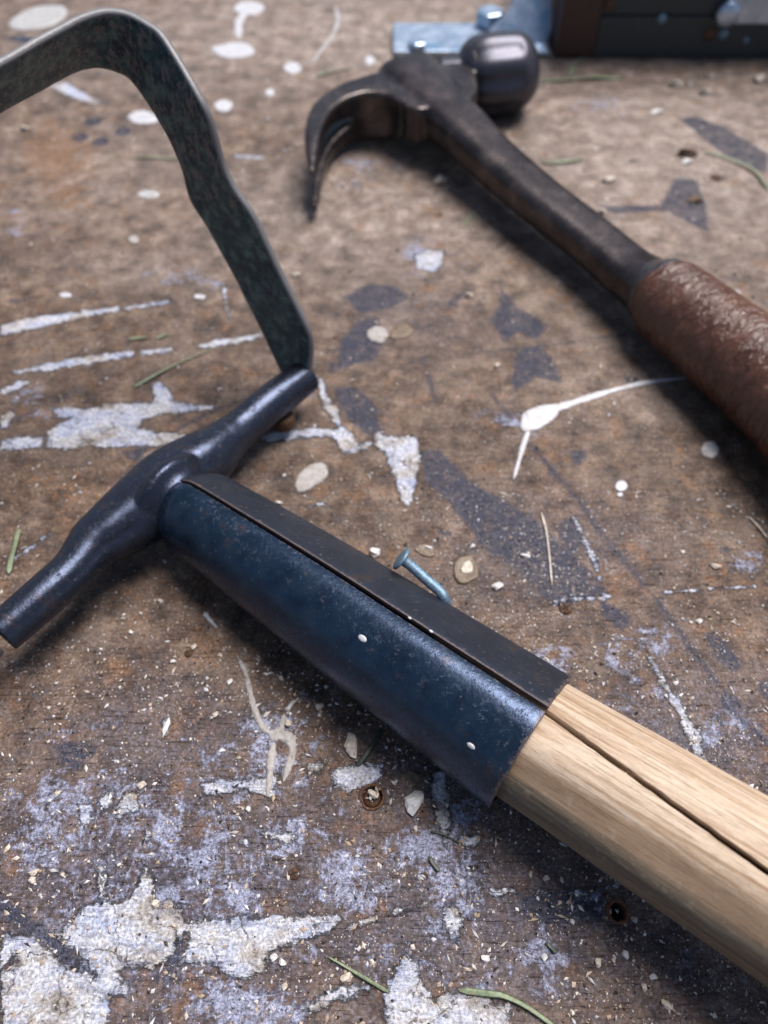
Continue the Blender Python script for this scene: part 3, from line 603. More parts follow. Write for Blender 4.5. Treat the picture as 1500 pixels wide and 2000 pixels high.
# ---- the loop of strap steel
Bend = P(599, 733, 1.4); nrm = dirn
def on_plane(px, py, off=0.0):
    d = ray(px, py); k = ((Bend+nrm*off-CAM)@nrm)/(d@nrm); return CAM+d*k
Lp = [(545,721),(515,656),(462,550),(422,475),(392,422),(374,392),(366,360),(361,330),(340,280),(320,243),(300,210)]
Rp = [(616,708),(603,647),(541,523),(493,418),(462,370),(443,334),(430,290),(415,232),(388,172),(366,130),(350,105)]
wv_ = np.mean([on_plane(*r)-on_plane(*l) for l, r in zip(Lp, Rp)], axis=0)
adir = unit(on_plane(296, 200)-on_plane(545, 721)); wv_ = unit(wv_-adir*(wv_@adir)-nrm*(wv_@nrm))
def plane_uv(p): q = p-Bend; return q@adir, q@wv_, q@nrm
pth = []           # (centre, half width)
def arm_row(l, r):
    a, b = on_plane(*l), on_plane(*r); return a, b
# measure the two edges as functions of height along the arm
ea = sorted([(plane_uv(on_plane(*l))[0], plane_uv(on_plane(*l))[1]) for l in Lp]); eb = sorted([(plane_uv(on_plane(*r))[0], plane_uv(on_plane(*r))[1]) for r in Rp])
ea, eb = np.array(ea), np.array(eb)
top = min(ea[-1, 0], eb[-1, 0])
def edge(e, h): return float(np.interp(h, e[:, 0], e[:, 1]))
hs = np.linspace(-.1, top, 46); rowsL, rowsR = [], []
def pt(h, wc, off=0.0): return Bend+adir*h+wv_*wc+nrm*off
for h in hs:
    hh = max(h, max(ea[0, 0], eb[0, 0])); k = 1 if h > 1 else 0
    l, r = edge(ea, hh), edge(eb, hh)
    off = .10+ .10*(1/(1+math.exp((h-5.9)*3)))               # slight joggle where the arm steps in
    off -= .12
    if h < 1.3: k_ = min(1, (1.3-h)/1.3)**1.7; r = r*(1-k_)+.35*k_; l = l*(1-k_*.5)-.5*k_*.5; off -= .30*k_
    rowsL.append(pt(h, l, off)); rowsR.append(pt(h, r, off))
# rounded corner and the blade that runs back over the crossbar
def PD(px, py, z): return CAM+ray(px, py)*z
zl, zr = depth(rowsL[-1]), depth(rowsR[-1])
Lc = [(262,159,.0), (229,139,.10), (194,130,.12), (163,132,.0), (132,143,-.2), (88,167,-.6), (0,216,-1.4)]
Rc = [(326,75,-.0), (290,44,.02), (246,22,.0), (207,20,-.1), (176,26,-.25), (110,57,-.6), (0,119,-1.4)]
cl = catmull([rowsL[-2]]+[PD(x, y, zl+d) for x, y, d in Lc], 34)[3:]; crr = catmull([rowsR[-2]]+[PD(x, y, zr+d) for x, y, d in Rc], 34)[3:]
rowsL += list(cl); rowsR += list(crr)
bl = unit((cl[-1]-cl[-8])+(crr[-1]-crr[-8])); l1, r1 = rowsL[-1].copy(), rowsR[-1].copy(); BL = 7.0
for k in range(1, 12): rowsL.append(l1+bl*BL*k/11); rowsR.append(r1+bl*BL*k/11)
# second corner and the arm that comes down outside the frame to the crossbar's other end
eL, eR = rowsL[-1].copy(), rowsR[-1].copy(); fin_ = CC[0]-nrm*.35; wL = (eR-eL)/2
dL, dR = fin_-wv_*.9, fin_+wv_*.9
for k in range(1, 26):
    u = k/25; 
    for rows_, e_, d_ in ((rowsL, eL, dL), (rowsR, eR, dR)):
        c1 = e_+bl*3.2; rows_.append(e_*(1-u)**3+3*c1*u*(1-u)**2+3*(c1+(d_-c1)*.25)*u*u*(1-u)+d_*u**3)
rL, rR = np.array(rowsL), np.array(rowsR)
for _ in range(2):
    rL[1:-1] = (rL[:-2]+2*rL[1:-1]+rL[2:])/4; rR[1:-1] = (rR[:-2]+2*rR[1:-1]+rR[2:])/4
mid = (rL+rR)/2; Tm = np.gradient(mid, axis=0); V = []; K = 0; TS = .22
for i in range(len(mid)):
    t = unit(Tm[i]); wd = rR[i]-rL[i]; wl = np.linalg.norm(wd); wd = wd/wl; nn = unit(np.cross(t, wd)); hw = wl/2; e = .07
    ring = []
    for k in range(9): x = -hw+e+(2*hw-2*e)*k/8; ring.append((x, TS/2*(1)))
    ring += [(hw-e*.3, TS/2-e*.3), (hw, 0), (hw-e*.3, -TS/2+e*.3)]
    for k in range(9): x = hw-e-(2*hw-2*e)*k/8; ring.append((x, -TS/2))
    ring += [(-hw+e*.3, -TS/2+e*.3), (-hw, 0), (-hw+e*.3, TS/2-e*.3)]
    K = len(ring)
    for x, y in ring: V.append(mid[i]+wd*x+nn*(y+.02*nz(i*.3, x)))
Fc = grid_faces(len(mid), K)+[tuple(range(K)), tuple(range((len(mid)-1)*K, len(mid)*K))[::-1]]
lo_ = obj('blade_loop', V, Fc, 'strap', hoe); ez = np.array([1.0 if (k % K) in (8, 9, 10, 11, 12, 20, 21, 22, 23, 0) else 0. for k in range(len(V))]); ez[[k for k in range(len(V)) if (k % K) in (8, 12, 20, 0)]] = .75; put_attr(lo_.data, 'wear_glint', ez, ez, ez); fixn(lo_)  # marks the strap edges for worn metal and a painted rim highlight

# ---- wooden handle: local frame so that x runs along it
H0, hr0 = station(1042, 1446, 252, 2.02); H1, hr1 = station(1324, 1623, 287, 2.55)
hd = unit(H1-H0); hl = np.linalg.norm(H1-H0); start = H0-hd*3.0; r_in = hr0*.985
NS = 150; LEN = 34.0; V = []; band = []; ckv = []
cr_a = lambda d: radians(float(np.interp(d, [0, hl, hl*1.7], [26.5, 14, 6])))
crw = []
NAH = 190
for i in range(NS):
    d = -3.0+ (LEN)*(i/(NS-1))**1.35
    p = H0+hd*d; rr = hr0+(hr1-hr0)*min(d, 12)/hl*.9
    c = CAM-(H0+hd*min(max(d, 0), hl)); c = unit(c-hd*(c@hd)); s = np.cross(c, hd)
    wob = .008*nz(d*.8, 5)+.010*nz(d*3.7, 9); ca = cr_a(d)+wob
    for j in range(NAH):
        # angles crowd at the crack
        v = j/NAH*2-1; a = ca+pi*(.18*v+.82*v**3)
        dd = a-ca; cw = .028*(1+.5*nz(d*2, 1)); cwr = .034 if not (hl*.60 < d < hl*.64) else .012
        fac = 1+.016*cos(8*a+.6)
        r = rr*fac-.75*math.exp(-(dd/cwr)**8) + .012*nz(d*.5, cos(a)*4, sin(a)*4)
        V.append(p+c*cos(a)*r+s*sin(a)*r)
        ckv.append(math.exp(-(dd/(cwr*1.15))**4))
        lp = -math.degrees(dd-0)+0; band.append(min(max((lp/180.0)*.5+.0+ .30, 0), 1) if lp > 0 else .0)
        band[-1] = min(max(( -math.degrees(a)+60)/180.0, 0), 1) if a < 0.6 else 0.0
Fc = grid_faces(NS, NAH)+[tuple(range(NAH)), tuple(range((NS-1)*NAH, NS*NAH))[::-1]]
# rotate into a local frame
from mathutils import Matrix
cz = unit(np.array([0, 0, 1])-hd*hd[2]); cy = np.cross(cz, hd); Rm = np.array([hd, cy, cz])
Vl = (np.array(V)-H0) @ Rm.T
def local_obj(name, Vl, Fc, mat, parent, origin, Rm, smooth=True):
    me = bpy.data.meshes.new(name); me.from_pydata((np.asarray(Vl)*S).tolist(), [], Fc); me.update(); me.materials.append(M[mat])
    if smooth: me.polygons.foreach_set('use_smooth', [True]*len(me.polygons))
    o = bpy.data.objects.new(name, me); sc.collection.objects.link(o); o.parent = parent
    mt = Matrix([list(Rm[:, k]) if 0 else [Rm[0][k], Rm[1][k], Rm[2][k]] for k in range(3)]).to_4x4()
    o.rotation_euler = mt.to_euler(); o.location = np.asarray(origin)*S-(wloc(parent) if parent else 0)
    return o
han = local_obj('wooden_handle', Vl, Fc, 'wood', hoe, H0, Rm)
bnd = np.array(band); put_attr(han.data, 'band', bnd, np.array(ckv), bnd); fixn(han)

# ---- bent nail through the socket
nc = [P(864, 1192, 1.75), P(870, 1184, 2.25), P(868, 1168, 2.55), P(856, 1152, 2.65), P(835, 1134, 2.7), P(805, 1107, 2.85), P(785, 1092, 3.0)]
nC_ = catmull(nc, 40); nrad = np.array([21*depth(p)/(2*F) for p in nC_])
nail = thing('nail', 'bent blue grey galvanised nail with flat head poking out of the hoe socket', 'nail', P(872, 1195, 1.2))
obj('shank', *tube(nC_, nrad, lambda a, u: 1+.04*nz(a, u*14), 20), 'galv', nail)
nh = nC_[-1]; nd = unit(nC_[-1]-nC_[-6]); fixn(obj('nail_head', *disc(nh-nd*.02, nd, .33, .10, 26, .2), 'galv', nail))
for px, py, rx in ((800, 1207, .055), (842, 1233, .06), (708, 1247, .13), (920, 1457, .11), (806, 1205, 0)):
    if not rx: continue
    # paint flecks stuck on the tool: found by marching along the line of sight onto the socket
    best = None; d = ray(px, py)
    for k in np.arange(12, 24, .01):
        p = CAM+d*k; q = SC-p; i = int(np.argmin((q**2).sum(1))); rad = np.linalg.norm(p-SC[i]-((p-SC[i])@Fr[i][0])*Fr[i][0])
        if rad < SR[i]*1.0: best = p; break
    if best is not None:
        ic = bmesh.new(); bmesh.ops.create_icosphere(ic, subdivisions=2, radius=1); ax = Fr[i][0]
        nn = unit(best-SC[i]-ax*((best-SC[i])@ax)); sd_ = np.cross(nn, ax)
        Vv = [best+ax*v.co.x*rx+sd_*v.co.y*rx*.6+nn*v.co.z*.03 for v in ic.verts]; Ff = [[v.index for v in f.verts] for f in ic.faces]; ic.free()
        o = obj('paint_fleck', Vv, Ff, 'paint', hoe)

# ================================================================== CLAW HAMMER
ham = thing('claw_hammer', 'dark steel claw hammer with red brown leather grip lying behind the hoe', 'hammer', (*P(900, 200, 0)[:2], 0))
ZT = 2.6
outer = [(605,322),(598,300),(594,275),(594,250),(602,215),(622,188),(660,163),(705,147),(760,132),(810,119),(860,111),(915,107)]
inner = [(611,322),(618,300),(623,272),(631,245),(643,220),(661,201),(688,186),(722,179),(762,185),(786,197),(812,187)]
oc = catmull([P(x, y, ZT) for x, y in outer], 40); icv = catmull([P(x, y, ZT) for x, y in inner], 40)
def slab(o1, i1, z0, z1):
    """a block between two plan curves"""
    V = []; n = len(o1)
    for k in range(n):
        zz0 = z0(k/(n-1)); zz1 = z1(k/(n-1)); bo, bi = o1[k], i1[k]; e = .10; dv = unit((bi-bo)[:2]) if np.linalg.norm((bi-bo)[:2]) > 1e-6 else np.array([1, 0])
        L_ = np.linalg.norm((bi-bo)[:2]); ee = min(e, L_*.3)
        ring = [(bo[0]+dv[0]*ee, bo[1]+dv[1]*ee, zz1), (bi[0]-dv[0]*ee, bi[1]-dv[1]*ee, zz1), (bi[0], bi[1], zz1-ee), (bi[0], bi[1], zz0+ee), (bi[0]-dv[0]*ee, bi[1]-dv[1]*ee, zz0), (bo[0]+dv[0]*ee, bo[1]+dv[1]*ee, zz0), (bo[0], bo[1], zz0+ee), (bo[0], bo[1], zz1-ee)]
        V += [np.array(r) for r in ring]
    Fc = grid_faces(n, 8)+[tuple(range(8)), tuple(range((n-1)*8, n*8))[::-1]]
    return V, Fc
gap = lambda u: .62*max(0, (.62-u)/.62)**.55 if u < .62 else 0
ZB = .25
topT = slab(oc[:27], icv[:27], lambda u: (ZT+ZB)/2+gap(u*26/39), lambda u: ZT-.25*max(0, 1-u*3))
botT = slab(oc[:27], icv[:27], lambda u: ZB+.05, lambda u: (ZT+ZB)/2-gap(u*26/39))
body = slab(oc[23:], icv[23:], lambda u: ZB+1.0*max(0, (u-.35)/.65)**1.3, lambda u: ZT)
# cheek block where head and handle meet
cheek = np.array([P(770, 150, ZT), P(860, 116, ZT), P(925, 110, ZT), P(935, 175, ZT), P(915, 196, ZT), P(818, 212, ZT), P(792, 203, ZT)])
def prism(poly, z0, z1):
    n = len(poly); V = [(p[0], p[1], z0) for p in poly]+[(p[0], p[1], z1) for p in poly]
    return [np.array(v) for v in V], [tuple(range(n))[::-1], tuple(range(n, 2*n))]+[(i, (i+1) % n, n+(i+1) % n, n+i) for i in range(n)]
chk = prism(cheek, .9, ZT-.02)
# striking end
pa = P(892, 156, 1.65); pb_ = P(1040, 136, 1.8); pax = unit(pb_-pa); pl = np.linalg.norm(pb_-pa)
def st(d, r): return (*(pa+pax*d), r)
ps = catmull([st(-.9, 1.05), st(0, 1.02), st(.2, 1.12), st(.5, 1.5), st(.95, 1.76), st(1.6, 1.86), st(pl-1.15, 1.80), st(pl-.65, 1.68), st(pl-.25, 1.42), st(pl+.02, 1.05), st(pl+.12, .5)], 60)
octo = lambda a, u: 1-.11*(1-abs(cos(4*a+.4)))*max(0, min(1, (u-.28)/.06))*max(0, min(1, (.66-u)/.06))
poll = tube(ps[:, :3], ps[:, 3], octo, 48, ref=(0, 0, 1))
# shaft
sh = [(792,148,128,1.98), (826,180,124,1.98), (862,214,114,1.95), (908,254,104,1.9), (960,305,97,1.76), (1050,383,96,1.62), (1150,461,98,1.52), (1220,520,104,1.52), (1262,551,116,1.55), (1305,584,128,1.6)]
ss = [station(*k) for k in sh]; sr = catmull([(*p, r) for p, r in ss], 60)
def sq(a, u):
    c_, s_ = abs(cos(a)), abs(sin(a)); vh = .62 if cos(a) > 0 else .92; pw = 3.2; k = (c_**pw/(vh**pw)+s_**pw/1.0)**(-1/pw)
    e = max(0, (u-.78)/.22); return k*(1-e)+1.0*e
shaft = tube(sr[:, :3], sr[:, 3]*.96, sq, 48, ref=(0, 0, 1))
nkp = tube(ps[:22, :3], ps[:22, 3]*.97, None, 40, ref=(0, 0, 1))
fixn(obj('striking_poll', *poll, 'poll', ham))
hh = obj('hammer_head', *join(topT, botT, body, chk, nkp, tube(sr[:24, :3], sr[:24, 3]*.965, lambda a, u: sq(a, u*23/59), 48, ref=(0, 0, 1))), 'hammer', ham); remesh(hh, .07, 22)
fixn(obj('hammer_shaft', *shaft, 'hammer', ham))
# collar and leather grip
gp = [(1287,571,146,1.55), (1300,582,155,1.6), (1350,622,166,1.62), (1402,664,176,1.68), (1480,727,190,1.75), (1552,792,204,1.85), (1640,880,220,1.9), (1740,985,235,1.9)]
gs = [station(*k) for k in gp]; gr = catmull([(*p, r) for p, r in gs], 120); GC, GR = gr[:, :3], gr[:, 3]
g0 = GC[0]; gd = unit(GC[40]-GC[0])
GR = GR.copy()
for i in range(len(GR)):
    d = np.linalg.norm(GC[i]-GC[0]); GR[i] *= (1-.22*max(0, 1-d/.55)**2)
Vg, Fg = tube(GC, GR, lambda a, u: 1+.010*sin(u*260+2*nz(a*1.3, u*20))*(.5+nz(cos(a)*2, sin(a)*2, u*30))+.012*nz(cos(a)*1.5, sin(a)*1.5, u*14), 56, ref=(0, 0, 1))
gz = unit(np.array([0, 0, 1])-gd*gd[2]); gy = np.cross(gz, gd); Rg = np.array([gd, gy, gz])
fixn(local_obj('leather_grip', (np.array(Vg)-g0)@Rg.T, Fg, 'leather', ham, g0, Rg))
gR = gs[0][1]
cv = catmull([(*(g0-gd*.75), gR*.66), (*(g0-gd*.5), gR*.74), (*(g0-gd*.2), gR*.90), (*(g0+gd*.05), gR*.95), (*(g0+gd*.12), gR*.90)], 16)
fixn(obj('collar', *tube(cv[:, :3], cv[:, 3], None, 48, ref=(0, 0, 1)), 'ferrule', ham))

# ================================================================== BACK OF THE BENCH
def boxV(x0, x1, y0, y1, z0, z1): return ([np.array((x, y, z)) for z in (z0, z1) for x, y in ((x0, y0), (x1, y0), (x1, y1), (x0, y1))], [(3, 2, 1, 0), (4, 5, 6, 7), (0, 1, 5, 4), (1, 2, 6, 5), (2, 3, 7, 6), (3, 0, 4, 7)])
def bevel(o, w_, seg=2):
    b = o.modifiers.new('edge', 'BEVEL'); b.width = w_*S; b.segments = seg; return o
YB = float(P(1200, 114, 0)[1]); xl = float(P(1082, 114, 0)[0])
rail = thing('machine_base', 'dark green machine base with red brown wooden end block standing along back of bench', 'machine base', (xl+8, YB+3, 0))
xm = float(P(1152, 100, 0)[0])
bevel(obj('end_block', *boxV(xl, xm, YB, YB+9, 0, 7.2), 'redbrown', rail, smooth=False), .08)
bevel(obj('steel_side', *boxV(xm+.01, 44, YB+.02, YB+9, 0, 2.05), 'green', rail, smooth=False), .06)
bevel(obj('steel_side_upper', *boxV(xm+.01, 44, YB+.12, YB+9, 2.1, 8), 'green', rail, smooth=False), .06)
br = thing('corner_bracket', 'bright galvanised steel corner bracket bolted beside dark red brown block behind hammer head', 'bracket', (*P(900, 85)[:2], 0))
p1, p2, p3 = P(792, 117), P(1078, 112), P(770, 58)
y0b, y1b = p1[1], P(770, 56)[1]; x0b, x1b = float(p3[0])-.1, xl-.02
bevel(obj('flat_leaf', *boxV(x0b, x1b-.25, YB+.1, y1b, 0.02, .32), 'bracket', br, smooth=False), .10, 3)
def onface(px, py, y): d = ray(px, py); return CAM+d*((y-CAM[1])/d[1])
gy_ = YB+.9; nq = np.array([0, 1., -.75]); gpts = [CAM+ray(x, y)*((np.array([0, gy_, 0])-CAM)@nq/(ray(x, y)@nq)) for x, y in ((1083,-70),(1002,-70),(1000,8),(985,32),(955,62),(1000,92),(1052,104),(1070,88),(1078,55))]
n_ = len(gpts); Vq = [np.array((p[0], p[1]-.1, max(p[2], .05))) for p in gpts]+[np.array((p[0], p[1]+.22, max(p[2], .05))) for p in gpts]
bevel(fixn(obj('upright_leaf', Vq, [tuple(range(n_)), tuple(range(n_, 2*n_))[::-1]]+[(k, k+n_, (k+1) % n_+n_, (k+1) % n_) for k in range(n_)], 'bracket', br, smooth=False)), .08, 3)
def hexbolt(px, py, Z, r, h, parent, mat='bracket'):
    c = P(px, py, Z); V, Fc = prism(np.array([(c[0]+r*cos(k*pi/3+.3), c[1]+r*sin(k*pi/3+.3)) for k in range(6)]), Z, Z+h); b = bevel(obj('bolt_head', V, Fc, mat, parent, smooth=False), .12, 2)
    return b
hexbolt(955, 48, .33, .85, .75, br); hexbolt(815, 92, .33, .6, .35, br)
# plate with bolts fixed on the face of the base, upper right
def onface(px, py, y): d = ray(px, py); return CAM+d*((y-CAM[1])/d[1])
yf = YB+.12
pl1 = onface(1400, 30, yf); fp = thing('fixing_plate', 'small galvanised plate with bolts on the dark machine base at upper right', 'plate', pl1)
q0, q1 = onface(1402, 44, yf), onface(1520, 5, yf)
bevel(obj('plate', *boxV(q0[0], q0[0]+9, yf-.25, yf-.01, q0[2], q0[2]+2.2), 'bracket', fp, smooth=False), .06)
for px, py, r, mt in ((1418, 22, .62, 'bracket'), (1412, 66, .26, 'galv'), (1456, 78, .18, 'galv')):
    c = onface(px, py, yf); obj('bolt_head', *disc(c+np.array([0, -.2 if r > .5 else 0, 0]), (0, -1, 0), r*1.0, r*.7, 24, .8), mt, fp)
c = onface(1385, 64, yf); obj('bolt_head', *disc(c, (0, -1, 0), .34, .25, 24, .8), 'rust', fp)
c = onface(1292, 36, yf); o = obj('rivet', *disc(c, (0, -1, 0), .26, .2, 20, .9), 'galv', rail)
c = onface(1190, 8, yf); o = obj('rivet', *disc(c, (0, -1, 0), .26, .2, 20, .9), 'rust', rail)

# ================================================================== SCREWS AND HOLES IN THE BOARD
def ringpipe(px, py, rpx, name, label, cat, mat, deep=.3, proud=.05, tk=.28):
    a = P(px, py); r = rpx*depth(a)/F; m = 28; V = []
    for rr, z in ((r, -deep), (r*1.0, proud*.4), (r*(1-tk*.4), proud), (r*(1-tk), proud*.5), (r*(1-tk), -deep)):
        for j in range(m):
            t = 2*pi*j/m; q = rr*(1+.10*nz(cos(t)*1.7, sin(t)*1.7, px)); V.append((a[0]+q*cos(t), a[1]+q*sin(t), z-.015+.02*nz(cos(t)*3, sin(t)*3, z)))
    o = fixn(obj(name, V, grid_faces(5, m), mat, None, (a[0], a[1], 0))); tag(o, label, cat); return o
def screw(px, py, rpx, label, mat='rust', z=-.02, dome=.06):
    a = P(px, py); r = rpx*depth(a)/F; t_ = thing('screw', label, 'screw', (a[0], a[1], 0))
    V, Fc = disc(np.array([a[0], a[1], z-.15]), (0, 0, 1), r, .15+dome, 26, .4); obj('screw_head', V, Fc, mat, t_)
    bw = r*.16
    for k in (0, pi/2):
        V, Fc = boxV(-r*.55, r*.55, -bw, bw, 0, .012); V = [np.array((a[0]+v[0]*cos(k+.5)-v[1]*sin(k+.5), a[1]+v[0]*sin(k+.5)+v[1]*cos(k+.5), z+dome*1.08+v[2]+(.002 if k else 0))) for v in V]
        obj('slot_shade', V, Fc, 'black', t_, smooth=False)  # dark bar laid on the head, painted for the shade inside the cross recess
    return t_
ringpipe(1207, 1781, 22, 'sleeve', 'red rusted steel sleeve lining hole near wooden handle, lower right', 'sleeve', 'rustred', .8, .07, .26)
ringpipe(727, 1556, 26, 'washer', 'dark rusty washer ring around sunken screw below hoe socket', 'washer', 'rust', .2, .04, .22)
screw(727, 1556, 17, 'sunken rusty screw with pebble resting on it, below hoe socket', 'rust', -.15)
screw(574, 1706, 12, 'small dark screw flush in board below middle of picture near scraped white paint', 'rust', -.03, .04)
screw(1105, 1187, 13, 'rusty screw set in board right of bent nail beside dark blue stain', 'rust', -.03, .05)
screw(367, 1275, 8, 'small dark shiny screw between crossbar and socket shadow', 'rust', -.03, .04)
screw(1400, 345, 9, 'dark screw in board at upper right beside loose grass', 'rust', -.05, .04)

# ================================================================== LOOSE BITS
lib = []
for k in range(10):
    bm = bmesh.new(); bmesh.ops.create_icosphere(bm, subdivisions=2 if k < 6 else 1, radius=1)
    for v in bm.verts:
        f = 1+.55*nz(v.co.x*1.1+k*7, v.co.y*1.1, v.co.z*1.1)+.25*nz(v.co.x*3+k, v.co.y*3, v.co.z*3)
        v.co *= f; v.co.z = max(v.co.z, -.55)
    # a few flat broken faces
    for _ in range(9):
        nrm_ = Vector((random.gauss(0, 1), random.gauss(0, 1), random.gauss(0, .8))).normalized(); dd = random.uniform(.5, .8)
        for v in bm.verts:
            e = v.co.dot(nrm_)-dd
            if e > 0: v.co -= nrm_*e*.95
    me_ = {}
    lib.append(([v.co.copy() for v in bm.verts], [[v.index for v in f.verts] for f in bm.faces])); bm.free()
def chip(px, py, w_, h_, rot, label, mat='chip', name='stone_chip', cat='stone chip', hz=.5, k=None, Z=0, group='stone crumbs lying on the bench'):
    a = P(px, py, Z); s_ = depth(a)/F; ra, rb = w_/2*s_, h_/2*s_; rh = min(ra, rb)*hz*1.7
    vv, ff = lib[(k if k is not None else int(px+py)) % 6]; c, s = cos(-rot), sin(-rot)
    V = [np.array((a[0]+(v.x*ra*c-v.y*rb*s)*1.1, a[1]+(v.x*ra*s+v.y*rb*c)*1.1, Z-.02+(v.z+.5)*rh)) for v in vv]
    o = obj(name, V, ff, mat, None, (a[0], a[1], Z), smooth=False); tag(o, label, cat, group); return o
CH = [
 (811,1567,38,52,.2,'big rough cream stone chip just below the mouth of the hoe socket','chipw'),
 (688,1456,28,52,-.3,'long cream stone chip left of the dark blade of grass under socket','chip'),
 (729,1551,26,16,.5,'cream pebble sitting on the sunken rusty screw','chip'),
 (325,1420,14,42,.1,'narrow white stone sliver standing out in brown patch left of paint string','chipw'),
 (971,1146,26,18,.1,'angular white stone chip right of brown resin blob','chipw'),
 (1026,1086,22,12,.2,'flat white chip lying on dark blue stain right of socket','chipw'),
 (838,1070,18,10,.3,'white flake beside brown residue just above bent nail','chipw'),
 (1398,1106,22,14,.5,'pinkish cream chip alone on brown board at right edge','chip'),
 (563,1414,16,18,.1,'cream crumb right of the fork of the paint string','chip'),
 (626,1380,18,18,.4,'irregular cream crumb below the middle of the socket','chip'),
 (549,1324,14,12,.1,'cream crumb near socket shadow right of paint string','chip'),
 (520,1316,12,7,.1,'small white crumb left of the crumb by socket shadow','chipw'),
 (449,1332,13,15,.2,'white crumb left of the top of the paint string','chipw'),
 (379,1264,14,14,.2,'cream crumb touching the small dark shiny screw','chip'),
 (339,1291,12,8,.2,'tiny white crumb left below the small dark screw','chipw'),
 (256,1235,12,9,.3,'small white crumb below the crossbar shadow','chipw'),
 (314,1174,13,10,.3,'shiny crumb in the dark shadow corner of crossbar and socket','chip'),
 (69,1703,24,13,-.1,'upper of two cream pebbles touching at lower left','chip'),
 (64,1719,22,16,.1,'lower of two cream pebbles touching at lower left','chip'),
 (123,1708,13,10,.1,'tan crumb right of the touching pebble pair at lower left','chip'),
 (114,1550,13,16,.4,'tan porous crumb at left above white paint blobs','chip'),
 (305,1765,17,18,.3,'tan pebble lodged in notch of the big white splash','chip'),
 (485,1580,14,13,.1,'pale grey pebble below long cream paint patch','chipw'),
 (277,1534,22,17,.1,'cream flake lying above right of three white paint blobs','chip'),
 (535,1870,18,16,.2,'upper white pebble of a pair by lower edge of paint smear','chipw'),
 (552,1881,17,14,.2,'lower white pebble of a pair by lower edge of paint smear','chipw'),
 (556,1927,14,16,.2,'orange brown crumb below the white pebble pair','chip'),
 (677,1909,28,18,-.4,'tan angular chip next to green grass stem at bottom','chip'),
 (948,1872,20,15,.1,'white pebble alone near bottom left of handle','chipw'),
 (1063,1870,13,15,.2,'white crumb on grey board at bottom, left of larger pebble','chipw'),
 (1221,1864,18,18,.2,'white round pebble below the rusted sleeve hole','chipw'),
 (1168,1880,14,20,.3,'cream upright crumb left of the round pebble below the sleeve','chip'),
 (1198,1875,11,10,.3,'small tan crumb between two pebbles below sleeve','chip'),
 (1277,1907,16,13,.3,'white crumb at lower right between handle and bottom','chipw'),
 (1302,1962,28,16,.5,'cream oblong chip at bottom right','chip'),
 (1258,1928,13,16,.2,'cream crumb above the oblong chip at bottom right','chip'),
 (1068,1714,14,13,.2,'tan crumb below handle beside broken white line, right one','chip'),
 (1036,1707,10,15,.4,'tan sliver below handle beside broken white line, left one','chip'),
 (1097,1718,10,14,.1,'tan crumb right of the pair below handle','chip'),
 (1117,1800,12,12,.1,'white dot like pebble left of the rusted sleeve','chipw'),
 (1240,1796,12,12,.1,'brown crumb right of the rusted sleeve','chip'),
 (812,1618,10,14,.1,'brown crumb beneath the big rough cream chip','chip'),
 (1320,168,30,18,.2,'blurred cream pebble at upper right, left one of two','chip'),
 (1377,183,26,18,.1,'blurred cream pebble at upper right, right one of two','chip'),
 (1386,150,18,12,.1,'blurred small cream pebble behind the two at upper right','chip'),
 (1285,219,32,12,-.2,'blurred white flake left of dark blue stripe at upper right','chipw'),
 (1342,318,22,18,.1,'blurred white crumb by brown bark at upper right','chipw'),
 (1187,354,30,18,.1,'blurred cream pebble right of hammer shaft','chip'),
 (862,354,26,24,.1,'blurred tan pebble in hammer shadow','chip'),
 (1176,415,18,16,.1,'blurred tan crumb close against hammer shaft','chip'),
 (1482,158,22,22,.1,'blurred orange brown lump at upper right edge','chip'),
 (50,253,24,14,.1,'blurred tan pebble at upper left near orange stain','chip'),
 (916,578,16,14,.1,'blurred cream pebble above the butterfly shaped dark stain','chip'),
 (970,715,13,13,.1,'cream crumb left of the lower dark stain','chip'),
 (580,538,16,14,.1,'cream crumb right of the hoe arm','chip'),
 (1333,1078,10,8,.1,'white crumb beside thin dark diagonal line','chipw'),
 (1365,1214,14,12,.1,'white crumb between the dark line and right edge','chipw'),
 (1320,1334,12,10,.1,'white crumb right of long cream streak','chipw'),
 (1300,1359,10,10,.1,'white crumb touching long cream streak','chipw'),
 (924,1066,10,10,.1,'white crumb right above the brown resin blob','chipw'),
 (923,1094,9,9,.1,'white crumb on right rim of brown resin blob','chipw'),
 (545,982,16,9,.2,'pale crumb just right of socket beside the seam','chipw'),
 (556,928,8,9,.1,'tiny pale dot left of the ring shaped drip','chipw'),
 (732,1080,22,26,.3,'white flaky crumb left of the nail head','chipw'),
 (435,1465,14,8,.1,'white chip left of lower paint string','chipw'),
 (421,1396,14,14,.3,'cream crumb left of paint string','chip')]
for a in CH: chip(a[0], a[1], a[2], a[3], a[4], a[5], a[6])
chip(1342, 302, 44, 22, .1, 'blurred brown piece of bark at upper right', 'chipb', 'bark_piece', 'bark', group=None)
chip(1358, 392, 30, 22, .1, 'blurred dark brown crumb on blue stain at upper right', 'chipb', 'bark_piece', 'bark', group=None)
chip(1237, 1796, 14, 10, .4, 'small tan splinter beside rusted sleeve', 'chip', 'splinter', 'splinter', group=None)

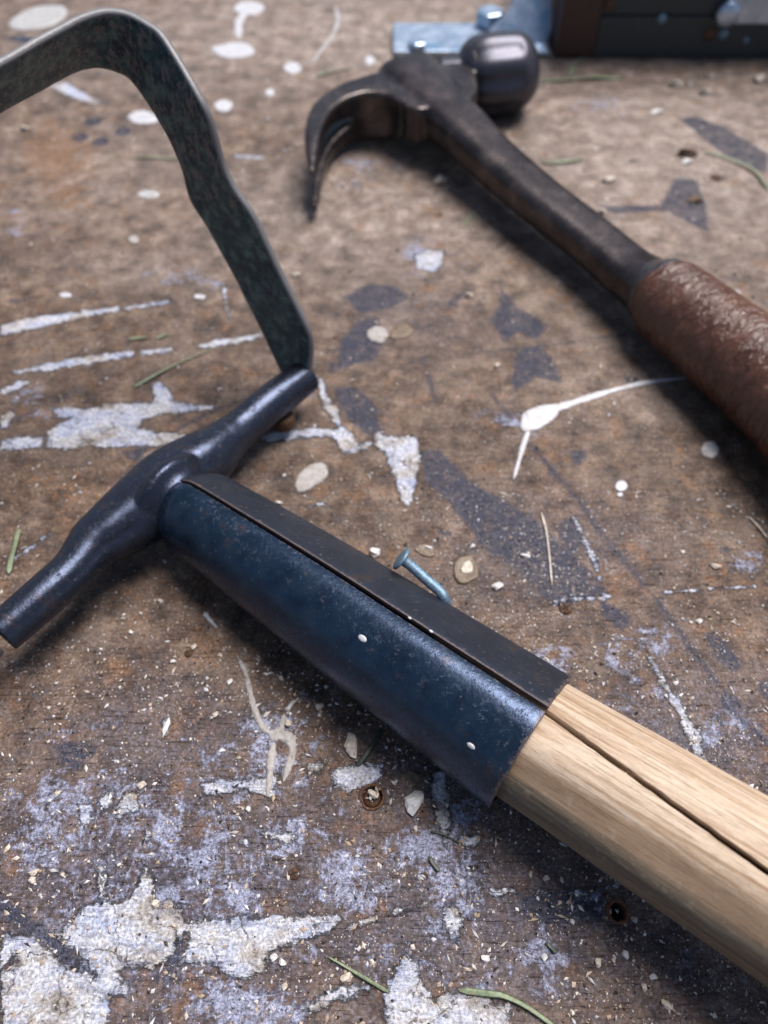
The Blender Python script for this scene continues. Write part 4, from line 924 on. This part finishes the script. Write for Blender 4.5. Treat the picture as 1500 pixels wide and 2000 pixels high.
# blades of grass and needles
def blade(pts, w0, w1, label, mat='grass', name='grass_blade', cat='grass blade', arch=.10, n=40):
    pp = catmull(pts, n); C = np.array([P(a, b) for a, b in pp]); 
    for i in range(n): C[i][2] = .035+arch*sin(pi*i/(n-1))*(.6+.4*nz(i*.1, w0))+.0
    T = np.gradient(C, axis=0); V = []
    for i in range(n):
        u = i/(n-1); r = (w0+(w1-w0)*u)/2*depth(C[i])/F*min(1, .3+9*min(u, 1-u)); t = unit(T[i]); s = unit(np.array([-t[1], t[0], 0])); tw = .5*sin(u*5+w0)
        s = s*cos(tw)+np.array([0, 0, 1])*sin(tw)*.6; nn = np.cross(t, s); nn = nn if nn[2] > 0 else -nn
        for x, z in ((-1, 0), (-.5, .28), (0, .12), (.5, .28), (1, 0), (.5, -.12), (-.5, -.12)): V.append(C[i]+s*x*r+nn*z*r)
    Fc = grid_faces(n, 7)+[tuple(range(7)), tuple(range((n-1)*7, n*7))[::-1]]
    o = fixn(obj(name, V, Fc, mat, None, (*C[0][:2], 0))); tag(o, label, cat, 'bits of grass on the bench'); return o
blade([(38,1034),(32,1065),(24,1095),(18,1122)], 12, 12, 'short pale green stem at the left edge above the crossbar end')
blade([(262,758),(300,738),(350,712),(425,678)], 7, 3, 'long thin green needle above the big white paint patch')
blade([(746,1424),(735,1446),(716,1474),(696,1497)], 9, 12, 'dark green curled blade beside long cream stone under the socket', 'grassd')
blade([(895,1934),(945,1940),(985,1946),(1030,1968),(1090,2010)], 14, 9, 'broad green blade curving out of the bottom edge')
blade([(640,1868),(675,1888),(720,1915),(760,1938)], 4, 9, 'thin tan green stem left of the broad blade at the bottom')
blade([(838,1673),(845,1686),(858,1702)], 8, 9, 'short dark green snippet below the socket mouth', 'grassd', arch=.03)
blade([(1065,1840),(1075,1850),(1086,1862)], 8, 8, 'short dark snippet at bottom between pebbles', 'grassd', arch=.03)
blade([(840,1624),(865,1630),(900,1648)], 4, 3, 'thin dark twig below socket mouth', 'grassd', 'twig', 'twig', arch=.04)
blade([(1060,160),(1110,158),(1160,154),(1215,155)], 9, 10, 'blurred green blade lying right of the hammer poll')
blade([(1112,148),(1122,130),(1138,114)], 8, 8, 'blurred short green blade pointing up to the dark machine base')
blade([(265,308),(310,311),(362,312)], 5, 4, 'thin pale needle left of the hoe arm')
blade([(1055,318),(1090,320),(1137,312)], 5, 9, 'blurred thin green blade touching hammer shaft')
blade([(1375,298),(1420,312),(1470,335),(1500,372)], 6, 7, 'blurred long arched needle at the upper right edge')
blade([(1305,505),(1330,520),(1355,527)], 5, 3, 'thin needle against the hammer collar')
blade([(252,664),(270,662),(290,660)], 6, 6, 'short green snippet between the two white streaks', arch=.02)
blade([(306,662),(318,658),(330,655)], 7, 5, 'second shorter green snippet between the white streaks', arch=.02)
blade([(618,150),(650,142),(690,132)], 8, 5, 'blurred green tuft left of the hammer claw')
blade([(1057,1002),(1068,1050),(1078,1145)], 5, 4, 'thin tan needle lying over dark blue stain', 'chip', 'pine_needle', 'needle', arch=.03)
blade([(905,445),(918,425),(925,418)], 5, 5, 'tiny green snippet in front of hammer shaft', arch=.02)
blade([(1462,1010),(1480,1030),(1498,1052)], 4, 3, 'thin tan needle at right edge', 'chip', 'pine_needle', 'needle', arch=.03)

# grit and sawdust: nobody could count it
gv, gf, gc = [], [], []
def grit(n, area, s0, s1, tints, el=1.6):
    global gv, gf, gc
    k = 0; x0, x1, y0, y1 = area
    while k < n:
        px, py = rng.uniform(x0, x1), rng.uniform(y0, y1)
        if nz(px*.012, py*.012, s0*9) < rng.uniform(-.7, .35): continue
        a = P(px, py); sz = s0*(s1/s0)**(rng.random()**2.2); e = 1+rng.random()**2*el; th_ = rng.random()*pi
        vv, ff = lib[6+rng.integers(4)]
        # an irregular octahedron-like crumb
        q = [(1, 0, 0), (0, 1, 0), (-1, 0, 0), (0, -1, 0), (0, 0, .8), (0, 0, -.3)]; b = len(gv); c, s = cos(th_), sin(th_); col = tints[rng.integers(len(tints))]*rng.uniform(.7, 1.15)
        zb = .0 if sdw[min(np.searchsorted(ys, a[1]), ny-1), min(np.searchsorted(xs, a[0]), nx-1)] < 0 else .012
        for vx, vy, vz in q:
            j = rng.uniform(.6, 1.25); vx, vy = vx*sz*e*j+rng.normal()*sz*.15, vy*sz*j/e**.3+rng.normal()*sz*.15
            gv.append((a[0]+vx*c-vy*s, a[1]+vx*s+vy*c, zb-.012+sz*.35+vz*sz*.8)); gc.append(col)
        gf += [(b, b+1, b+4), (b+1, b+2, b+4), (b+2, b+3, b+4), (b+3, b, b+4), (b+1, b, b+5), (b+2, b+1, b+5), (b+3, b+2, b+5), (b, b+3, b+5)]
        k += 1
CR = [np.array(c) for c in ((.70, .62, .54), (.56, .45, .35), (.78, .75, .72), (.46, .34, .24), (.66, .64, .68))]
DK = [np.array(c) for c in ((.03, .02, .015), (.07, .045, .03), (.02, .02, .025))]
grit(5200, (-60, 1560, 1250, 2030), .010, .055, CR); grit(3300, (560, 1560, 950, 1500), .009, .045, CR); grit(1500, (850, 1150, 1020, 1330), .008, .035, CR)
grit(900, (-60, 600, 850, 1400), .010, .045, CR); grit(1500, (-60, 1560, 380, 1000), .012, .055, CR); grit(1400, (-60, 1560, -20, 400), .014, .08, CR)
grit(1500, (-60, 1560, 700, 2030), .012, .05, DK); grit(500, (-60, 1560, 0, 700), .015, .08, DK)
go = obj('grit', gv, gf, 'grit', None, smooth=False); go['kind'] = 'stuff'; gcn = np.array(gc); put_attr(go.data, 'tint', gcn[:, 0], gcn[:, 1], gcn[:, 2])
tag(go, 'pale and dark grit and sawdust scattered over the bench', 'grit')
